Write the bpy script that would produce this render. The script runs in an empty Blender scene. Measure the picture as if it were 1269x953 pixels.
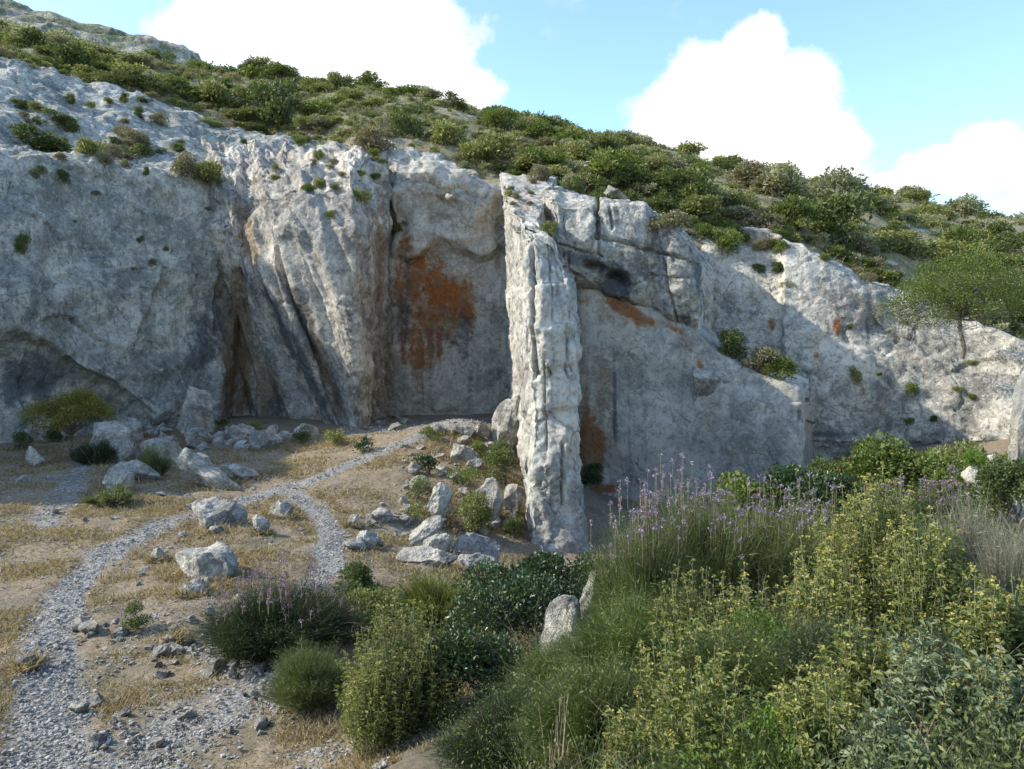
import bpy, math, random
import numpy as np
from math import radians as R

rng = np.random.default_rng(11)
random.seed(5)
sc = bpy.context.scene
COL = sc.collection
F, CX, HY = 1000.0, 634.5, 440.0          # focal length in photo pixels, centre column, eye-level row


def P3(px, py, d):
    """A point seen at photo position (px, py), d metres away (camera at the origin, looking along +Y)."""
    return np.array(((px - CX) * d / F, d, (HY - py) * d / F))


# ------------------------------------------------------------------ noise
_pm = rng.permutation(256)
PERM = np.concatenate([_pm] * 4)
GR = rng.normal(size=(256, 3)); GR /= np.linalg.norm(GR, axis=1)[:, None]
RV = rng.random((256, 3))


def pnoise(P):
    i = np.floor(P).astype(np.int64); f = P - i; i &= 255
    u = f * f * f * (f * (f * 6 - 15) + 10)
    out = np.zeros(len(P))
    for dx in (0, 1):
        for dy in (0, 1):
            for dz in (0, 1):
                h = PERM[PERM[PERM[(i[:, 0] + dx) & 255] + ((i[:, 1] + dy) & 255)] + ((i[:, 2] + dz) & 255)]
                g = GR[h]
                dot = g[:, 0] * (f[:, 0] - dx) + g[:, 1] * (f[:, 1] - dy) + g[:, 2] * (f[:, 2] - dz)
                w = (u[:, 0] if dx else 1 - u[:, 0]) * (u[:, 1] if dy else 1 - u[:, 1]) * (u[:, 2] if dz else 1 - u[:, 2])
                out += dot * w
    return out * 1.6


def fbm(P, oct=4, gain=.5, ridged=False):
    o = np.zeros(len(P)); a = 1.0; q = P.copy()
    for k in range(oct):
        n = pnoise(q + 17.3 * k)
        o += a * ((.5 - np.abs(n)) if ridged else n)
        a *= gain; q = q * 2.03
    return o


def voro(P):
    """nearest cell: F1, F2, random triple of the cell, offset from its centre"""
    i = np.floor(P).astype(np.int64)
    n = len(P)
    f1 = np.full(n, 9.0); f2 = np.full(n, 9.0); rid = np.zeros((n, 3)); off = np.zeros((n, 3))
    for dx in (-1, 0, 1):
        for dy in (-1, 0, 1):
            for dz in (-1, 0, 1):
                c = i + np.array((dx, dy, dz)); m = c & 255
                h = PERM[PERM[PERM[m[:, 0]] + m[:, 1]] + m[:, 2]]
                o = P - (c + RV[h]); d = np.sqrt((o * o).sum(1))
                nr = d < f1
                f2 = np.where(nr, f1, np.minimum(f2, d))
                f1 = np.where(nr, d, f1)
                h2 = PERM[h + 91]
                rid[nr] = RV[h2][nr]; off[nr] = o[nr]
    return f1, f2, rid, off


def chips(P, tilt=.5, bowl=.55):
    """lower envelope of tilted bowls, one per cell: hollow fracture faces that meet in sharp arrises"""
    i = np.floor(P).astype(np.int64); best = np.full(len(P), 9.0)
    for dx in (-1, 0, 1):
        for dy in (-1, 0, 1):
            for dz in (-1, 0, 1):
                c = i + np.array((dx, dy, dz)); m = c & 255
                h = PERM[PERM[PERM[m[:, 0]] + m[:, 1]] + m[:, 2]]
                o = P - (c + RV[h]); q = RV[PERM[h + 91]]
                val = bowl * (o * o).sum(1) + tilt * ((q - .5) * o).sum(1) + .5 * q[:, 1] - .25
                best = np.minimum(best, val)
    return best - .1


def rockdisp(P, big=.8, block=.8, bs=3.0, med=.3, ms=1.0, fine=.12, fs=.8, crack=.25, aniso=(1, 1, 1), seed=0):
    A = np.array(aniso, float)
    Q = P * A + seed * 13.7
    w = np.stack([pnoise(Q / 2.2 + 5), pnoise(Q / 2.2 + 31), pnoise(Q / 2.2 + 77)], 1)
    d = big * fbm(Q / 7.0, 3)
    if block:
        f1, f2, rid, off = voro(Q / (bs * 1.3) + w * .18)
        d += block * .45 * (rid[:, 0] - .5)
        d -= crack * np.clip(1 - (f2 - f1) / .05, 0, 1) * (rid[:, 1] > .45)
        d += block * 1.1 * chips(Q / bs + w * .12 + 9, .9, .5)
    if med:
        d += med * 1.5 * chips(Q / ms + w * .2 + 3, 1.0, .5)
        d += med * .45 * chips(Q / (ms * .45) + w * .25 + 5, 1.0, .5)
    if fine:
        d += fine * .55 * fbm(Q / (fs * .6), 4, .6) + fine * .5 * chips(Q / (fs * .35) + 1, 1.1, .5)
    return d


# ------------------------------------------------------------------ mesh helpers
class MB:
    def __init__(s): s.v = []; s.f = []; s.n = 0; s.m = []

    def add(s, v, f, mi=0):
        v = np.asarray(v, np.float32).reshape(-1, 3); f = np.asarray(f, np.int64)
        if not len(f): return
        s.v.append(v); s.f.append(f + s.n); s.m.append(np.full(len(f), mi)); s.n += len(v)

    def mesh(s, name, mats, smooth=True):
        me = bpy.data.meshes.new(name)
        V = np.concatenate(s.v); me.vertices.add(len(V)); me.vertices.foreach_set('co', V.ravel())
        idx = np.concatenate([f.ravel() for f in s.f]); tot = np.concatenate([np.full(len(f), f.shape[1]) for f in s.f])
        st = np.concatenate([[0], np.cumsum(tot)[:-1]])
        me.loops.add(len(idx)); me.loops.foreach_set('vertex_index', idx.astype(np.int32))
        me.polygons.add(len(tot)); me.polygons.foreach_set('loop_start', st.astype(np.int32))
        me.polygons.foreach_set('loop_total', tot.astype(np.int32))
        me.polygons.foreach_set('material_index', np.concatenate(s.m).astype(np.int32))
        me.polygons.foreach_set('use_smooth', np.full(len(tot), smooth))
        for m in (mats if isinstance(mats, (list, tuple)) else [mats]): me.materials.append(m)
        me.update(calc_edges=True)
        return me

    def obj(s, name, mats, parent=None, smooth=True):
        o = bpy.data.objects.new(name, s.mesh(name, mats, smooth)); COL.objects.link(o); o.parent = parent
        return o


def tag(o, label=None, cat=None, group=None, kind=None):
    if label: o['label'] = label
    if cat: o['category'] = cat
    if group: o['group'] = group
    if kind: o['kind'] = kind
    return o


def empty(name, loc, rz=0.0, scale=(1, 1, 1)):
    o = bpy.data.objects.new(name, None); COL.objects.link(o)
    o.location = loc; o.rotation_euler = (0, 0, rz); o.scale = scale; o.empty_display_size = .1
    return o


def copy_tree(o, parent=None):
    c = o.copy(); COL.objects.link(c); c.parent = parent
    for ch in list(o.children): copy_tree(ch, c)
    return c


def gridfaces(nv, nu):
    a = np.arange(nv * nu).reshape(nv, nu)
    return np.stack([a[:-1, :-1], a[:-1, 1:], a[1:, 1:], a[1:, :-1]], -1).reshape(-1, 4)


def blur(G, k):
    for _ in range(k):
        H = G.copy()
        H[1:-1] = (G[:-2] + 2 * G[1:-1] + G[2:]) / 4; G = H.copy()
        H[:, 1:-1] = (G[:, :-2] + 2 * G[:, 1:-1] + G[:, 2:]) / 4; G = H
    return G


def attr(me, name, val):
    a = me.attributes.new(name, 'FLOAT', 'POINT'); a.data.foreach_set('value', np.asarray(val, np.float32))


def to_px(V):
    y = np.maximum(V[:, 1], .5)
    return CX + F * V[:, 0] / y, HY - F * V[:, 2] / y


def spots(V, L, nz=.35, sc_=1.6):
    """soft irregular patches; L holds (px, py, rx, ry, tilt, strength) of marks on the rock"""
    px, py = to_px(V)
    n = fbm(V / sc_ + 9, 4, .6); n2 = fbm(V * np.array((1.5, 1.5, .25)) + 40, 3)
    m = np.zeros(len(V))
    for (cx, cy, rx, ry, an, s) in L:
        c, q = math.cos(R(an)), math.sin(R(an))
        dx, dy = px - cx, py - cy
        a = (c * dx + q * dy) / rx; b = (-q * dx + c * dy) / ry
        m = np.maximum(m, s * np.clip(1.35 - np.sqrt(a * a + b * b) + nz * n + nz * .8 * n2, 0, 1))
    return np.clip(m, 0, 1)


def loft(name, cols, mat, step=.16, wob=.8, sm=2, disp=None, marks=None, parent=None, back=None, seed=0, post=None):
    """cols: list of columns, each a list of (px, py, d), all with the same number of rows"""
    K = np.array([[P3(*p) for p in c] for c in cols])            # C, Rr, 3
    C, Rr = K.shape[:2]
    lu = np.linalg.norm(np.diff(K, axis=0), axis=2).mean(1); lv = np.linalg.norm(np.diff(K, axis=1), axis=2).mean(0)
    cu = np.concatenate([[0], np.cumsum(lu)]); cv = np.concatenate([[0], np.cumsum(lv)])
    nu = int(cu[-1] / step) + 2; nv = int(cv[-1] / step) + 2
    U, Vv = np.meshgrid(np.linspace(0, cu[-1], nu), np.linspace(0, cv[-1], nv))
    u, v = U.ravel(), Vv.ravel()
    wob = min(wob, .8)
    q = np.stack([u / 6, v / 6, np.full(len(u), seed * 3.1 + 2)], 1)
    eu = np.clip(np.minimum(u, cu[-1] - u) / 2, 0, 1); ev = np.clip(np.minimum(v, cv[-1] - v) / 2, 0, 1)
    u = np.clip(u + wob * eu * fbm(q, 3), 0, cu[-1]); v = np.clip(v + wob * ev * fbm(q + 50, 3), 0, cv[-1])
    iu = np.clip(np.searchsorted(cu, u, 'right') - 1, 0, C - 2); iv = np.clip(np.searchsorted(cv, v, 'right') - 1, 0, Rr - 2)
    fu = ((u - cu[iu]) / np.maximum(lu[iu], 1e-6))[:, None]; fv = ((v - cv[iv]) / np.maximum(lv[iv], 1e-6))[:, None]
    G = ((K[iu, iv] * (1 - fu) + K[iu + 1, iv] * fu) * (1 - fv) + (K[iu, iv + 1] * (1 - fu) + K[iu + 1, iv + 1] * fu) * fv)
    G = blur(G.reshape(nv, nu, 3), sm)
    B = blur(G, 6)
    gu = np.gradient(B, axis=1); gv = np.gradient(B, axis=0)
    N = np.cross(gu, gv); N /= np.maximum(np.linalg.norm(N, axis=2, keepdims=True), 1e-6)
    if (N * G).sum() > 0: N = -N
    V = G.reshape(-1, 3); N = N.reshape(-1, 3)
    if disp is not None: V = V + N * disp(V)[:, None]
    if post is not None: V = post(V, N)
    m = MB(); m.add(V, gridfaces(nv, nu))
    o = m.obj(name, mat, parent)
    for k in ('rust', 'dark', 'pale', 'tan'):
        attr(o.data, k, spots(V, marks[k]) if marks and k in marks else np.zeros(len(V)))
    return o


# ------------------------------------------------------------------ materials
class NT:
    def __init__(s, name):
        s.m = bpy.data.materials.new(name); s.m.use_nodes = True; s.t = s.m.node_tree; s.t.nodes.clear()
        s.out = s.n('ShaderNodeOutputMaterial')

    def n(s, t, **k):
        x = s.t.nodes.new(t)
        for a, b in k.items(): setattr(x, a, b)
        return x

    def l(s, a, b): s.t.links.new(a, b)

    def val(s, sock, v):
        if hasattr(v, 'links') or isinstance(v, bpy.types.NodeSocket): s.l(v, sock)
        else: sock.default_value = v

    def math(s, op, a, b=0.0, c=None, clamp=False):
        x = s.n('ShaderNodeMath', operation=op, use_clamp=clamp); s.val(x.inputs[0], a); s.val(x.inputs[1], b)
        if c is not None: s.val(x.inputs[2], c)
        return x.outputs[0]

    def mix(s, f, a, b, bt='MIX'):
        x = s.n('ShaderNodeMix', data_type='RGBA', blend_type=bt); s.val(x.inputs[0], f)
        s.val(x.inputs[6], a if not isinstance(a, tuple) else (*a, 1)[:4]); s.val(x.inputs[7], b if not isinstance(b, tuple) else (*b, 1)[:4])
        return x.outputs[2]

    def noise(s, vec, scale, detail=6, rough=.55, dist=0, col=False):
        x = s.n('ShaderNodeTexNoise'); s.val(x.inputs['Vector'], vec); x.inputs['Scale'].default_value = scale
        x.inputs['Detail'].default_value = detail; x.inputs['Roughness'].default_value = rough; x.inputs['Distortion'].default_value = dist
        return x.outputs['Color' if col else 'Fac']

    def step(s, v, a, b):
        x = s.n('ShaderNodeMapRange', interpolation_type='SMOOTHSTEP'); s.val(x.inputs[0], v)
        x.inputs[1].default_value = a; x.inputs[2].default_value = b
        return x.outputs[0]

    def ramp(s, v, stops):
        x = s.n('ShaderNodeValToRGB'); s.val(x.inputs[0], v); e = x.color_ramp.elements
        while len(e) < len(stops): e.new(.5)
        for q, (p, c) in zip(e, stops): q.position = p; q.color = (*c, 1)
        return x.outputs[0]

    def map(s, vec, sc=(1, 1, 1), loc=(0, 0, 0), rot=(0, 0, 0)):
        x = s.n('ShaderNodeMapping'); s.l(vec, x.inputs[0]); x.inputs['Scale'].default_value = sc
        x.inputs['Location'].default_value = loc; x.inputs['Rotation'].default_value = rot
        return x.outputs[0]

    def attr(s, name):
        x = s.n('ShaderNodeAttribute'); x.attribute_name = name
        return x.outputs['Fac']

    def finish(s, col, rough=.9, bump=None, bs=.5, bd=.1, spec=.25):
        b = s.n('ShaderNodeBsdfPrincipled'); s.val(b.inputs['Base Color'], col); s.val(b.inputs['Roughness'], rough)
        b.inputs['Specular IOR Level'].default_value = spec
        if bump is not None:
            x = s.n('ShaderNodeBump'); x.inputs['Strength'].default_value = bs; x.inputs['Distance'].default_value = bd
            s.l(bump, x.inputs['Height']); s.l(x.outputs[0], b.inputs['Normal'])
        s.l(b.outputs[0], s.out.inputs[0])
        return s.m


def coords(t):
    tc = t.n('ShaderNodeTexCoord'); oi = t.n('ShaderNodeObjectInfo')
    v = t.n('ShaderNodeVectorMath', operation='ADD'); t.l(tc.outputs['Object'], v.inputs[0])
    m = t.math('MULTIPLY', oi.outputs['Random'], 37.0); t.l(m, v.inputs[1])
    return v.outputs[0], oi.outputs['Random']


def rock_mat(name, lo=(.15, .155, .16), mid=(.31, .31, .30), hi=(.50, .485, .45), scale=1.0, warm=.35, streak=.35, bumpd=.10, strata=None):
    t = NT(name); v, rnd = coords(t)
    big = t.noise(v, .22 * scale, 4, .6)
    med = t.noise(v, 1.1 * scale, 9, .68, .6)
    fin = t.noise(v, 6.0 * scale, 8, .72); mic = t.noise(v, 19.0 * scale, 5, .7)
    f = t.math('ADD', t.math('MULTIPLY', big, .38), t.math('ADD', t.math('MULTIPLY', med, .42), t.math('MULTIPLY', fin, .2)))
    f = t.step(f, .41, .60)
    col = t.ramp(f, [(0, lo), (.45, mid), (1, hi)])
    # warm weathering
    wn = t.step(t.noise(v, .5 * scale, 6, .6, .5), .5, .72)
    col = t.mix(t.math('MULTIPLY', wn, warm), col, (.25, .20, .145))
    # run-off streaks
    sv = t.map(v, (2.6 * scale, 2.6 * scale, .13 * scale))
    sn = t.step(t.noise(sv, 1.0, 6, .65, .3), .52, .70)
    col = t.mix(t.math('MULTIPLY', sn, streak), col, (.05, .055, .06))
    # dark lichen freckles and pale lichen
    ln = t.step(t.noise(v, 3.2 * scale, 10, .78, .3), .53, .61)
    col = t.mix(t.math('MULTIPLY', ln, .4), col, (.05, .055, .055))
    pn = t.step(t.noise(t.map(v, loc=(31, 7, 3)), 2.3 * scale, 10, .8), .545, .61)
    col = t.mix(t.math('MULTIPLY', pn, .5), col, (.44, .44, .42))
    # hairline cracks
    wv = t.n('ShaderNodeVectorMath', operation='ADD'); t.l(v, wv.inputs[0])
    ws = t.n('ShaderNodeVectorMath', operation='SCALE'); t.l(t.noise(v, .8 * scale, 5, .6, col=True), ws.inputs[0]); ws.inputs['Scale'].default_value = 1.6
    t.l(ws.outputs[0], wv.inputs[1])
    vo = t.n('ShaderNodeTexVoronoi', feature='DISTANCE_TO_EDGE'); t.l(wv.outputs[0], vo.inputs['Vector']); vo.inputs['Scale'].default_value = .55 * scale
    cr = t.step(vo.outputs[0], .035, .0)
    crm = t.math('MULTIPLY', cr, t.step(t.noise(v, .6 * scale, 3), .5, .62))
    col = t.mix(t.math('MULTIPLY', crm, .42), col, (.04, .04, .04))
    h = t.math('ADD', t.math('MULTIPLY', med, 1.0), t.math('ADD', t.math('MULTIPLY', fin, .6), t.math('MULTIPLY', mic, .22)))
    h = t.math('ADD', h, t.math('MULTIPLY', crm, -.35))
    for vs_, vk in ((1.5, .55), (5.0, .22)):
        vf = t.n('ShaderNodeTexVoronoi', feature='F1'); t.l(wv.outputs[0], vf.inputs['Vector']); vf.inputs['Scale'].default_value = vs_ * scale
        h = t.math('ADD', h, t.math('MULTIPLY', vf.outputs['Distance'], vk))
    pit = t.step(t.noise(t.map(v, loc=(5, 9, 13)), 4.5 * scale, 4, .6), .60, .66)
    h = t.math('ADD', h, t.math('MULTIPLY', pit, -.4)); col = t.mix(t.math('MULTIPLY', pit, .3), col, (.07, .068, .06))
    col = t.mix(1.0, col, (1.36, 1.28, 1.15), 'MULTIPLY')
    if strata:                                   # chisel marks of the quarry workers
        sw = t.n('ShaderNodeTexNoise'); t.l(t.map(t.map(v, rot=strata[1]), strata[0]), sw.inputs['Vector']); sw.inputs['Distortion'].default_value = .5; sw.inputs['Scale'].default_value = 1.0
        sw.inputs['Detail'].default_value = 5
        h = t.math('ADD', h, t.math('MULTIPLY', sw.outputs['Fac'], .5 * strata[2]))
        col = t.mix(t.math('MULTIPLY', t.step(sw.outputs['Fac'], .5, .68), .3 * strata[2]), col, (.32, .31, .29))
    # marked stains and stripes; 'dark' also paints shade into hollows and darkens cracks
    n2 = t.noise(v, 2.6, 8, .7, .4)
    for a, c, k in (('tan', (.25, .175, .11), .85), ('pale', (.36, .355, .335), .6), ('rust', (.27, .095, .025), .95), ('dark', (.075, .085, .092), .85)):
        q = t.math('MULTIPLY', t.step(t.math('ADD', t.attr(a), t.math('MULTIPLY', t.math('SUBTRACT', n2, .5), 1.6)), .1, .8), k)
        q = t.math('MULTIPLY', q, t.step(t.attr(a), .02, .15))
        cc = t.mix(t.step(fin, .35, .7), tuple(x * .7 for x in c), tuple(min(1, x * 1.3) for x in c)) if a != 'dark' else c
        if a == 'rust': cc = t.mix(t.math('MULTIPLY', t.step(t.noise(t.map(v, (1.3, 1.3, .35)), 1.5, 6, .6), .42, .62), .75), cc, (.20, .125, .06))
        col = t.mix(q, col, cc)
    return t.finish(col, .92, h, .9, bumpd * 1.7)


def leaf_mat(name, cols, trans=.35, rough=.55, spec=.3):
    t = NT(name)
    g = t.n('ShaderNodeNewGeometry'); oi = t.n('ShaderNodeObjectInfo')
    tc = t.n('ShaderNodeTexCoord')
    nz = t.noise(tc.outputs['Object'], 2.5, 3)
    f = t.math('ADD', t.math('MULTIPLY', g.outputs['Random Per Island'], .6), t.math('MULTIPLY', nz, .4))
    f = t.math('ADD', f, t.math('MULTIPLY', t.math('SUBTRACT', oi.outputs['Random'], .5), .3), clamp=True)
    k = len(cols)
    col = t.ramp(f, [(.12 + .76 * i / max(1, k - 1), c) for i, c in enumerate(cols)])
    b = t.n('ShaderNodeBsdfPrincipled'); t.l(col, b.inputs['Base Color']); b.inputs['Roughness'].default_value = rough
    b.inputs['Specular IOR Level'].default_value = spec
    tr = t.n('ShaderNodeBsdfTranslucent'); t.l(t.mix(1.0, col, (1.0, 1.05, .55), 'MULTIPLY'), tr.inputs[0])
    mx = t.n('ShaderNodeMixShader'); mx.inputs[0].default_value = trans
    t.l(b.outputs[0], mx.inputs[1]); t.l(tr.outputs[0], mx.inputs[2]); t.l(mx.outputs[0], t.out.inputs[0])
    return t.m


def plain(name, c1, c2, scale=8, rough=.85):
    t = NT(name); v, r = coords(t); n = t.noise(v, scale, 6, .65)
    return t.finish(t.mix(t.step(n, .35, .65), c1, c2), rough, n, .4, .02)


M = {}
M['rock'] = rock_mat('weathered_limestone', lo=(.12, .125, .125), mid=(.275, .28, .27), hi=(.46, .45, .42))
M['rock_shade'] = rock_mat('grey_limestone', lo=(.12, .135, .135), mid=(.22, .235, .23), hi=(.38, .385, .36), streak=.4, warm=.2)  # limestone of the left cliff, its shade put into a darker, bluer colour
M['rock_cut'] = rock_mat('cut_limestone', lo=(.17, .175, .17), mid=(.28, .28, .265), hi=(.38, .37, .345), warm=.35, streak=.4, bumpd=.045,
                         strata=((.35, .35, 2.6), (0, R(-16), 0), .7))
M['rock_butt'] = rock_mat('fluted_limestone', lo=(.12, .12, .12), mid=(.29, .28, .26), hi=(.47, .45, .41), warm=.5, streak=.5, bumpd=.08,
                          strata=((2.2, 1.0, .16), (0, R(-24), 0), 1.0))
M['rock_pillar'] = rock_mat('pillar_limestone', lo=(.16, .165, .165), mid=(.28, .285, .275), hi=(.40, .395, .37), warm=.3, streak=.3, bumpd=.06)
M['boulder'] = rock_mat('boulder_limestone', lo=(.12, .12, .115), mid=(.24, .24, .225), hi=(.38, .37, .34), scale=2.2, warm=.4, streak=.1, bumpd=.05)
M['bark'] = plain('bark', (.10, .075, .055), (.20, .17, .14), 14)
M['stem'] = plain('dry_stem', (.16, .12, .07), (.30, .25, .17), 20)
M['sagestem'] = plain('sage_stem', (.13, .13, .06), (.24, .23, .12), 20)
M['greystem'] = plain('grey_stem', (.22, .20, .17), (.38, .36, .31), 20)
M['scrub1'] = leaf_mat('scrub_olive', [(.10, .115, .035), (.21, .22, .075), (.36, .35, .14)])
M['scrub2'] = leaf_mat('scrub_dark', [(.045, .065, .022), (.10, .13, .042), (.20, .22, .075)])
M['scrub3'] = leaf_mat('scrub_grey', [(.17, .175, .10), (.30, .30, .18), (.44, .42, .27)])
M['scrub4'] = leaf_mat('scrub_dry', [(.14, .12, .075), (.25, .21, .14), (.21, .21, .10)])
M['scrub5'] = leaf_mat('scrub_fresh', [(.06, .09, .016), (.13, .165, .038), (.22, .245, .07)])
M['mastic'] = leaf_mat('mastic_leaf', [(.022, .04, .014), (.045, .075, .024), (.09, .125, .04)], .2, .38, .5)
M['mastic_red'] = leaf_mat('mastic_red_leaf', [(.25, .05, .03), (.32, .10, .06)], .3)
M['sage'] = leaf_mat('sage_leaf', [(.08, .105, .032), (.165, .19, .052), (.30, .305, .085)], .35, .7)
M['sage_pale'] = leaf_mat('sage_pale_leaf', [(.10, .13, .07), (.17, .205, .115), (.26, .29, .17)], .3, .75)
M['whorl'] = leaf_mat('sage_whorl', [(.22, .21, .06), (.34, .31, .09), (.46, .41, .13)], .3, .7)
M['broom'] = leaf_mat('broom_twig', [(.042, .062, .018), (.085, .115, .032), (.16, .185, .06)], .3)
M['broom_dark'] = leaf_mat('dark_twig', [(.026, .038, .018), (.052, .068, .03), (.10, .115, .05)], .25)
M['broom_yel'] = leaf_mat('yellow_green_twig', [(.07, .09, .02), (.15, .17, .045), (.24, .26, .08)], .35)
M['grassgreen'] = leaf_mat('green_blade', [(.07, .09, .035), (.14, .165, .06), (.25, .26, .12)], .35)
M['grassgrey'] = leaf_mat('grey_blade', [(.16, .15, .10), (.26, .24, .18), (.36, .33, .25)], .35)
M['greyblade2'] = leaf_mat('dead_stem', [(.16, .13, .08), (.26, .22, .15), (.36, .32, .24)], .2)
M['straw'] = leaf_mat('straw', [(.20, .145, .08), (.33, .25, .145), (.46, .37, .23)], .35, .7)
M['paleg'] = leaf_mat('pale_grass', [(.17, .15, .08), (.28, .24, .14), (.24, .25, .11)], .3)
M['lime'] = leaf_mat('lime_leaf', [(.06, .12, .02), (.12, .20, .03), (.20, .28, .04)], .4)
M['purple'] = leaf_mat('purple_bloom', [(.20, .13, .23), (.30, .22, .33), (.40, .32, .41)], .3)
M['mauve'] = leaf_mat('faded_bloom', [(.16, .10, .14), (.25, .17, .22), (.32, .25, .28)], .3)
M['orange'] = leaf_mat('orange_bloom', [(.40, .20, .03), (.50, .30, .05)], .3)

# ------------------------------------------------------------------ ground
GP = np.array([
    (-5.7, 10, -5.0), (-8, 10, -5.0), (-4.3, 10, -5.0), (-3.0, 10, -4.95), (-1.8, 9.5, -4.7), (-.6, 8, -3.9), (.4, 5.5, -2.9), (1, 3.5, -2.05),
    (2, 3.5, -1.85), (4, 4, -1.8), (0, 0, -1.65), (3, 0, -1.5), (3, 6, -2.2), (2, 9, -3.0), (4, 12, -3.3), (6, 16, -3.9), (9, 16, -3.6),
    (0, 12, -4.4), (0, 16, -5.2), (0, 20, -6.0), (4, 22, -5.6), (8, 20, -4.6), (8, 25, -5.6), (3, 30, -7.3), (1, 28, -7.2), (-1, 26, -6.6),
    (8, 38, -7.5), (15, 38, -6.2), (20, 38, -5.0), (20, 20, -3.2), (34, 40, -3.5), (8, 6, -1.8), (12, 10, -2.4), (-2, 3, -2.9), (-4, 5, -4.4),
    (-8, 5, -5), (-1, 9, -4.3), (-3, 13, -4.9), (-1, 14, -5.0), (-2, 18, -5.5), (-4, 21, -5.3), (-2.6, 24, -5.9), (-1.5, 27, -6.6), (0, 29, -7.2),
    (-4, 32, -5.1), (-2.5, 38, -4.4), (-.8, 32, -5.8), (-1, 42, -3.7), (-.3, 35, -5.6), (-6, 45, -4.25), (-7, 60, -4.5), (0, 60, -4.5), (-14, 60, -4.4),
    (-20, 55, -4.6), (-30, 50, -5), (-40, 45, -5), (-60, 40, -4), (-25, 35, -5), (-15, 35, -5), (-10, 28, -5.2), (-10, 38, -4.9), (-12, 20, -5.1),
    (-7, 20, -5.2), (-20, 20, -4.8), (-30, 10, -4.2), (-15, 5, -4.8), (-40, -30, -3), (0, -30, -2), (40, -30, -2), (50, 20, -2.5), (-8, 15, -5.05),
    (50, 60, -3), (20, 70, -5), (-20, 75, -4.5), (-60, 75, -4), (0, 80, -4.5), (-.2, 45, -4.6), (3, 45, -7), (0.0, 40, -5.2)], float)


def _k(r2): return np.where(r2 > 1e-9, .5 * r2 * np.log(np.maximum(r2, 1e-9)), 0)


_D = ((GP[:, None, :2] - GP[None, :, :2]) ** 2).sum(2) / 100
_n = len(GP); _A = np.zeros((_n + 3, _n + 3)); _A[:_n, :_n] = _k(_D) + np.eye(_n) * .01
_A[:_n, _n] = 1; _A[:_n, _n + 1:] = GP[:, :2] / 10; _A[_n:, :_n] = _A[:_n, _n:].T
_C = np.linalg.solve(_A, np.concatenate([GP[:, 2], np.zeros(3)]))


def gz(X, Y):
    X = np.atleast_1d(np.asarray(X, float)); Y = np.atleast_1d(np.asarray(Y, float))
    x = np.clip(X, -60, 50); y = np.clip(Y, -30, 80)
    r2 = ((x[:, None] - GP[None, :, 0]) ** 2 + (y[:, None] - GP[None, :, 1]) ** 2) / 100
    z = _k(r2) @ _C[:_n] + _C[_n] + _C[_n + 1] * x / 10 + _C[_n + 2] * y / 10
    q = np.stack([X, Y, np.zeros(len(X))], 1)
    near = np.clip(1.2 - np.abs(Y - 20) / 60, .2, 1)
    return z + near * (.16 * fbm(q / 3.5, 3) + .05 * fbm(q / .8, 3))


def ground_at(px, py):
    """where the line of sight through (px, py) meets the ground"""
    d = np.concatenate([np.arange(2.5, 20, .1), np.arange(20, 80, .25)])
    X = (px - CX) * d / F; Z = (HY - py) * d / F
    g = gz(X, d); k = np.argmax(Z < g)
    if not (Z < g).any(): k = len(d) - 1
    return np.array((X[k], d[k], g[k]))


PATHS = [([(40, 990), (62, 930), (68, 870), (62, 800), (82, 740), (125, 690), (190, 655), (262, 632), (330, 612), (385, 596), (450, 568), (520, 540), (575, 523)],
          [64, 54, 42, 33, 23, 18, 13, 10, 8, 8, 8, 9, 15]),
         ([(355, 605), (392, 632), (412, 662), (408, 700), (380, 735)], [14, 15, 16, 18, 16]),
         ([(60, 640), (90, 600), (105, 575)], [26, 20, 10]),
         ([(80, 960), (230, 905), (330, 850), (270, 800)], [70, 60, 55, 48]),
         ([(430, 535), (500, 524), (560, 520), (610, 519)], [14, 20, 20, 14])]
STR = [1.0, .9, .55, .55, .55]


def path_mask(V):
    px, py = to_px(V); m = np.zeros(len(V))
    for (pts, wd), s in zip(PATHS, STR):
        for (a, b), w0, w1 in zip(zip(pts[:-1], pts[1:]), wd[:-1], wd[1:]):
            a = np.array(a, float); b = np.array(b, float); ab = b - a
            t = np.clip(((px - a[0]) * ab[0] + (py - a[1]) * ab[1]) / (ab @ ab), 0, 1)
            # rows are foreshortened: stretch them when measuring the path's half width
            dx = px - a[0] - t * ab[0]; dy = (py - a[1] - t * ab[1]) * 1.9
            m = np.maximum(m, s * np.clip(1.55 - np.hypot(dx, dy) / (w0 + (w1 - w0) * t), 0, 1))
    return m


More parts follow.
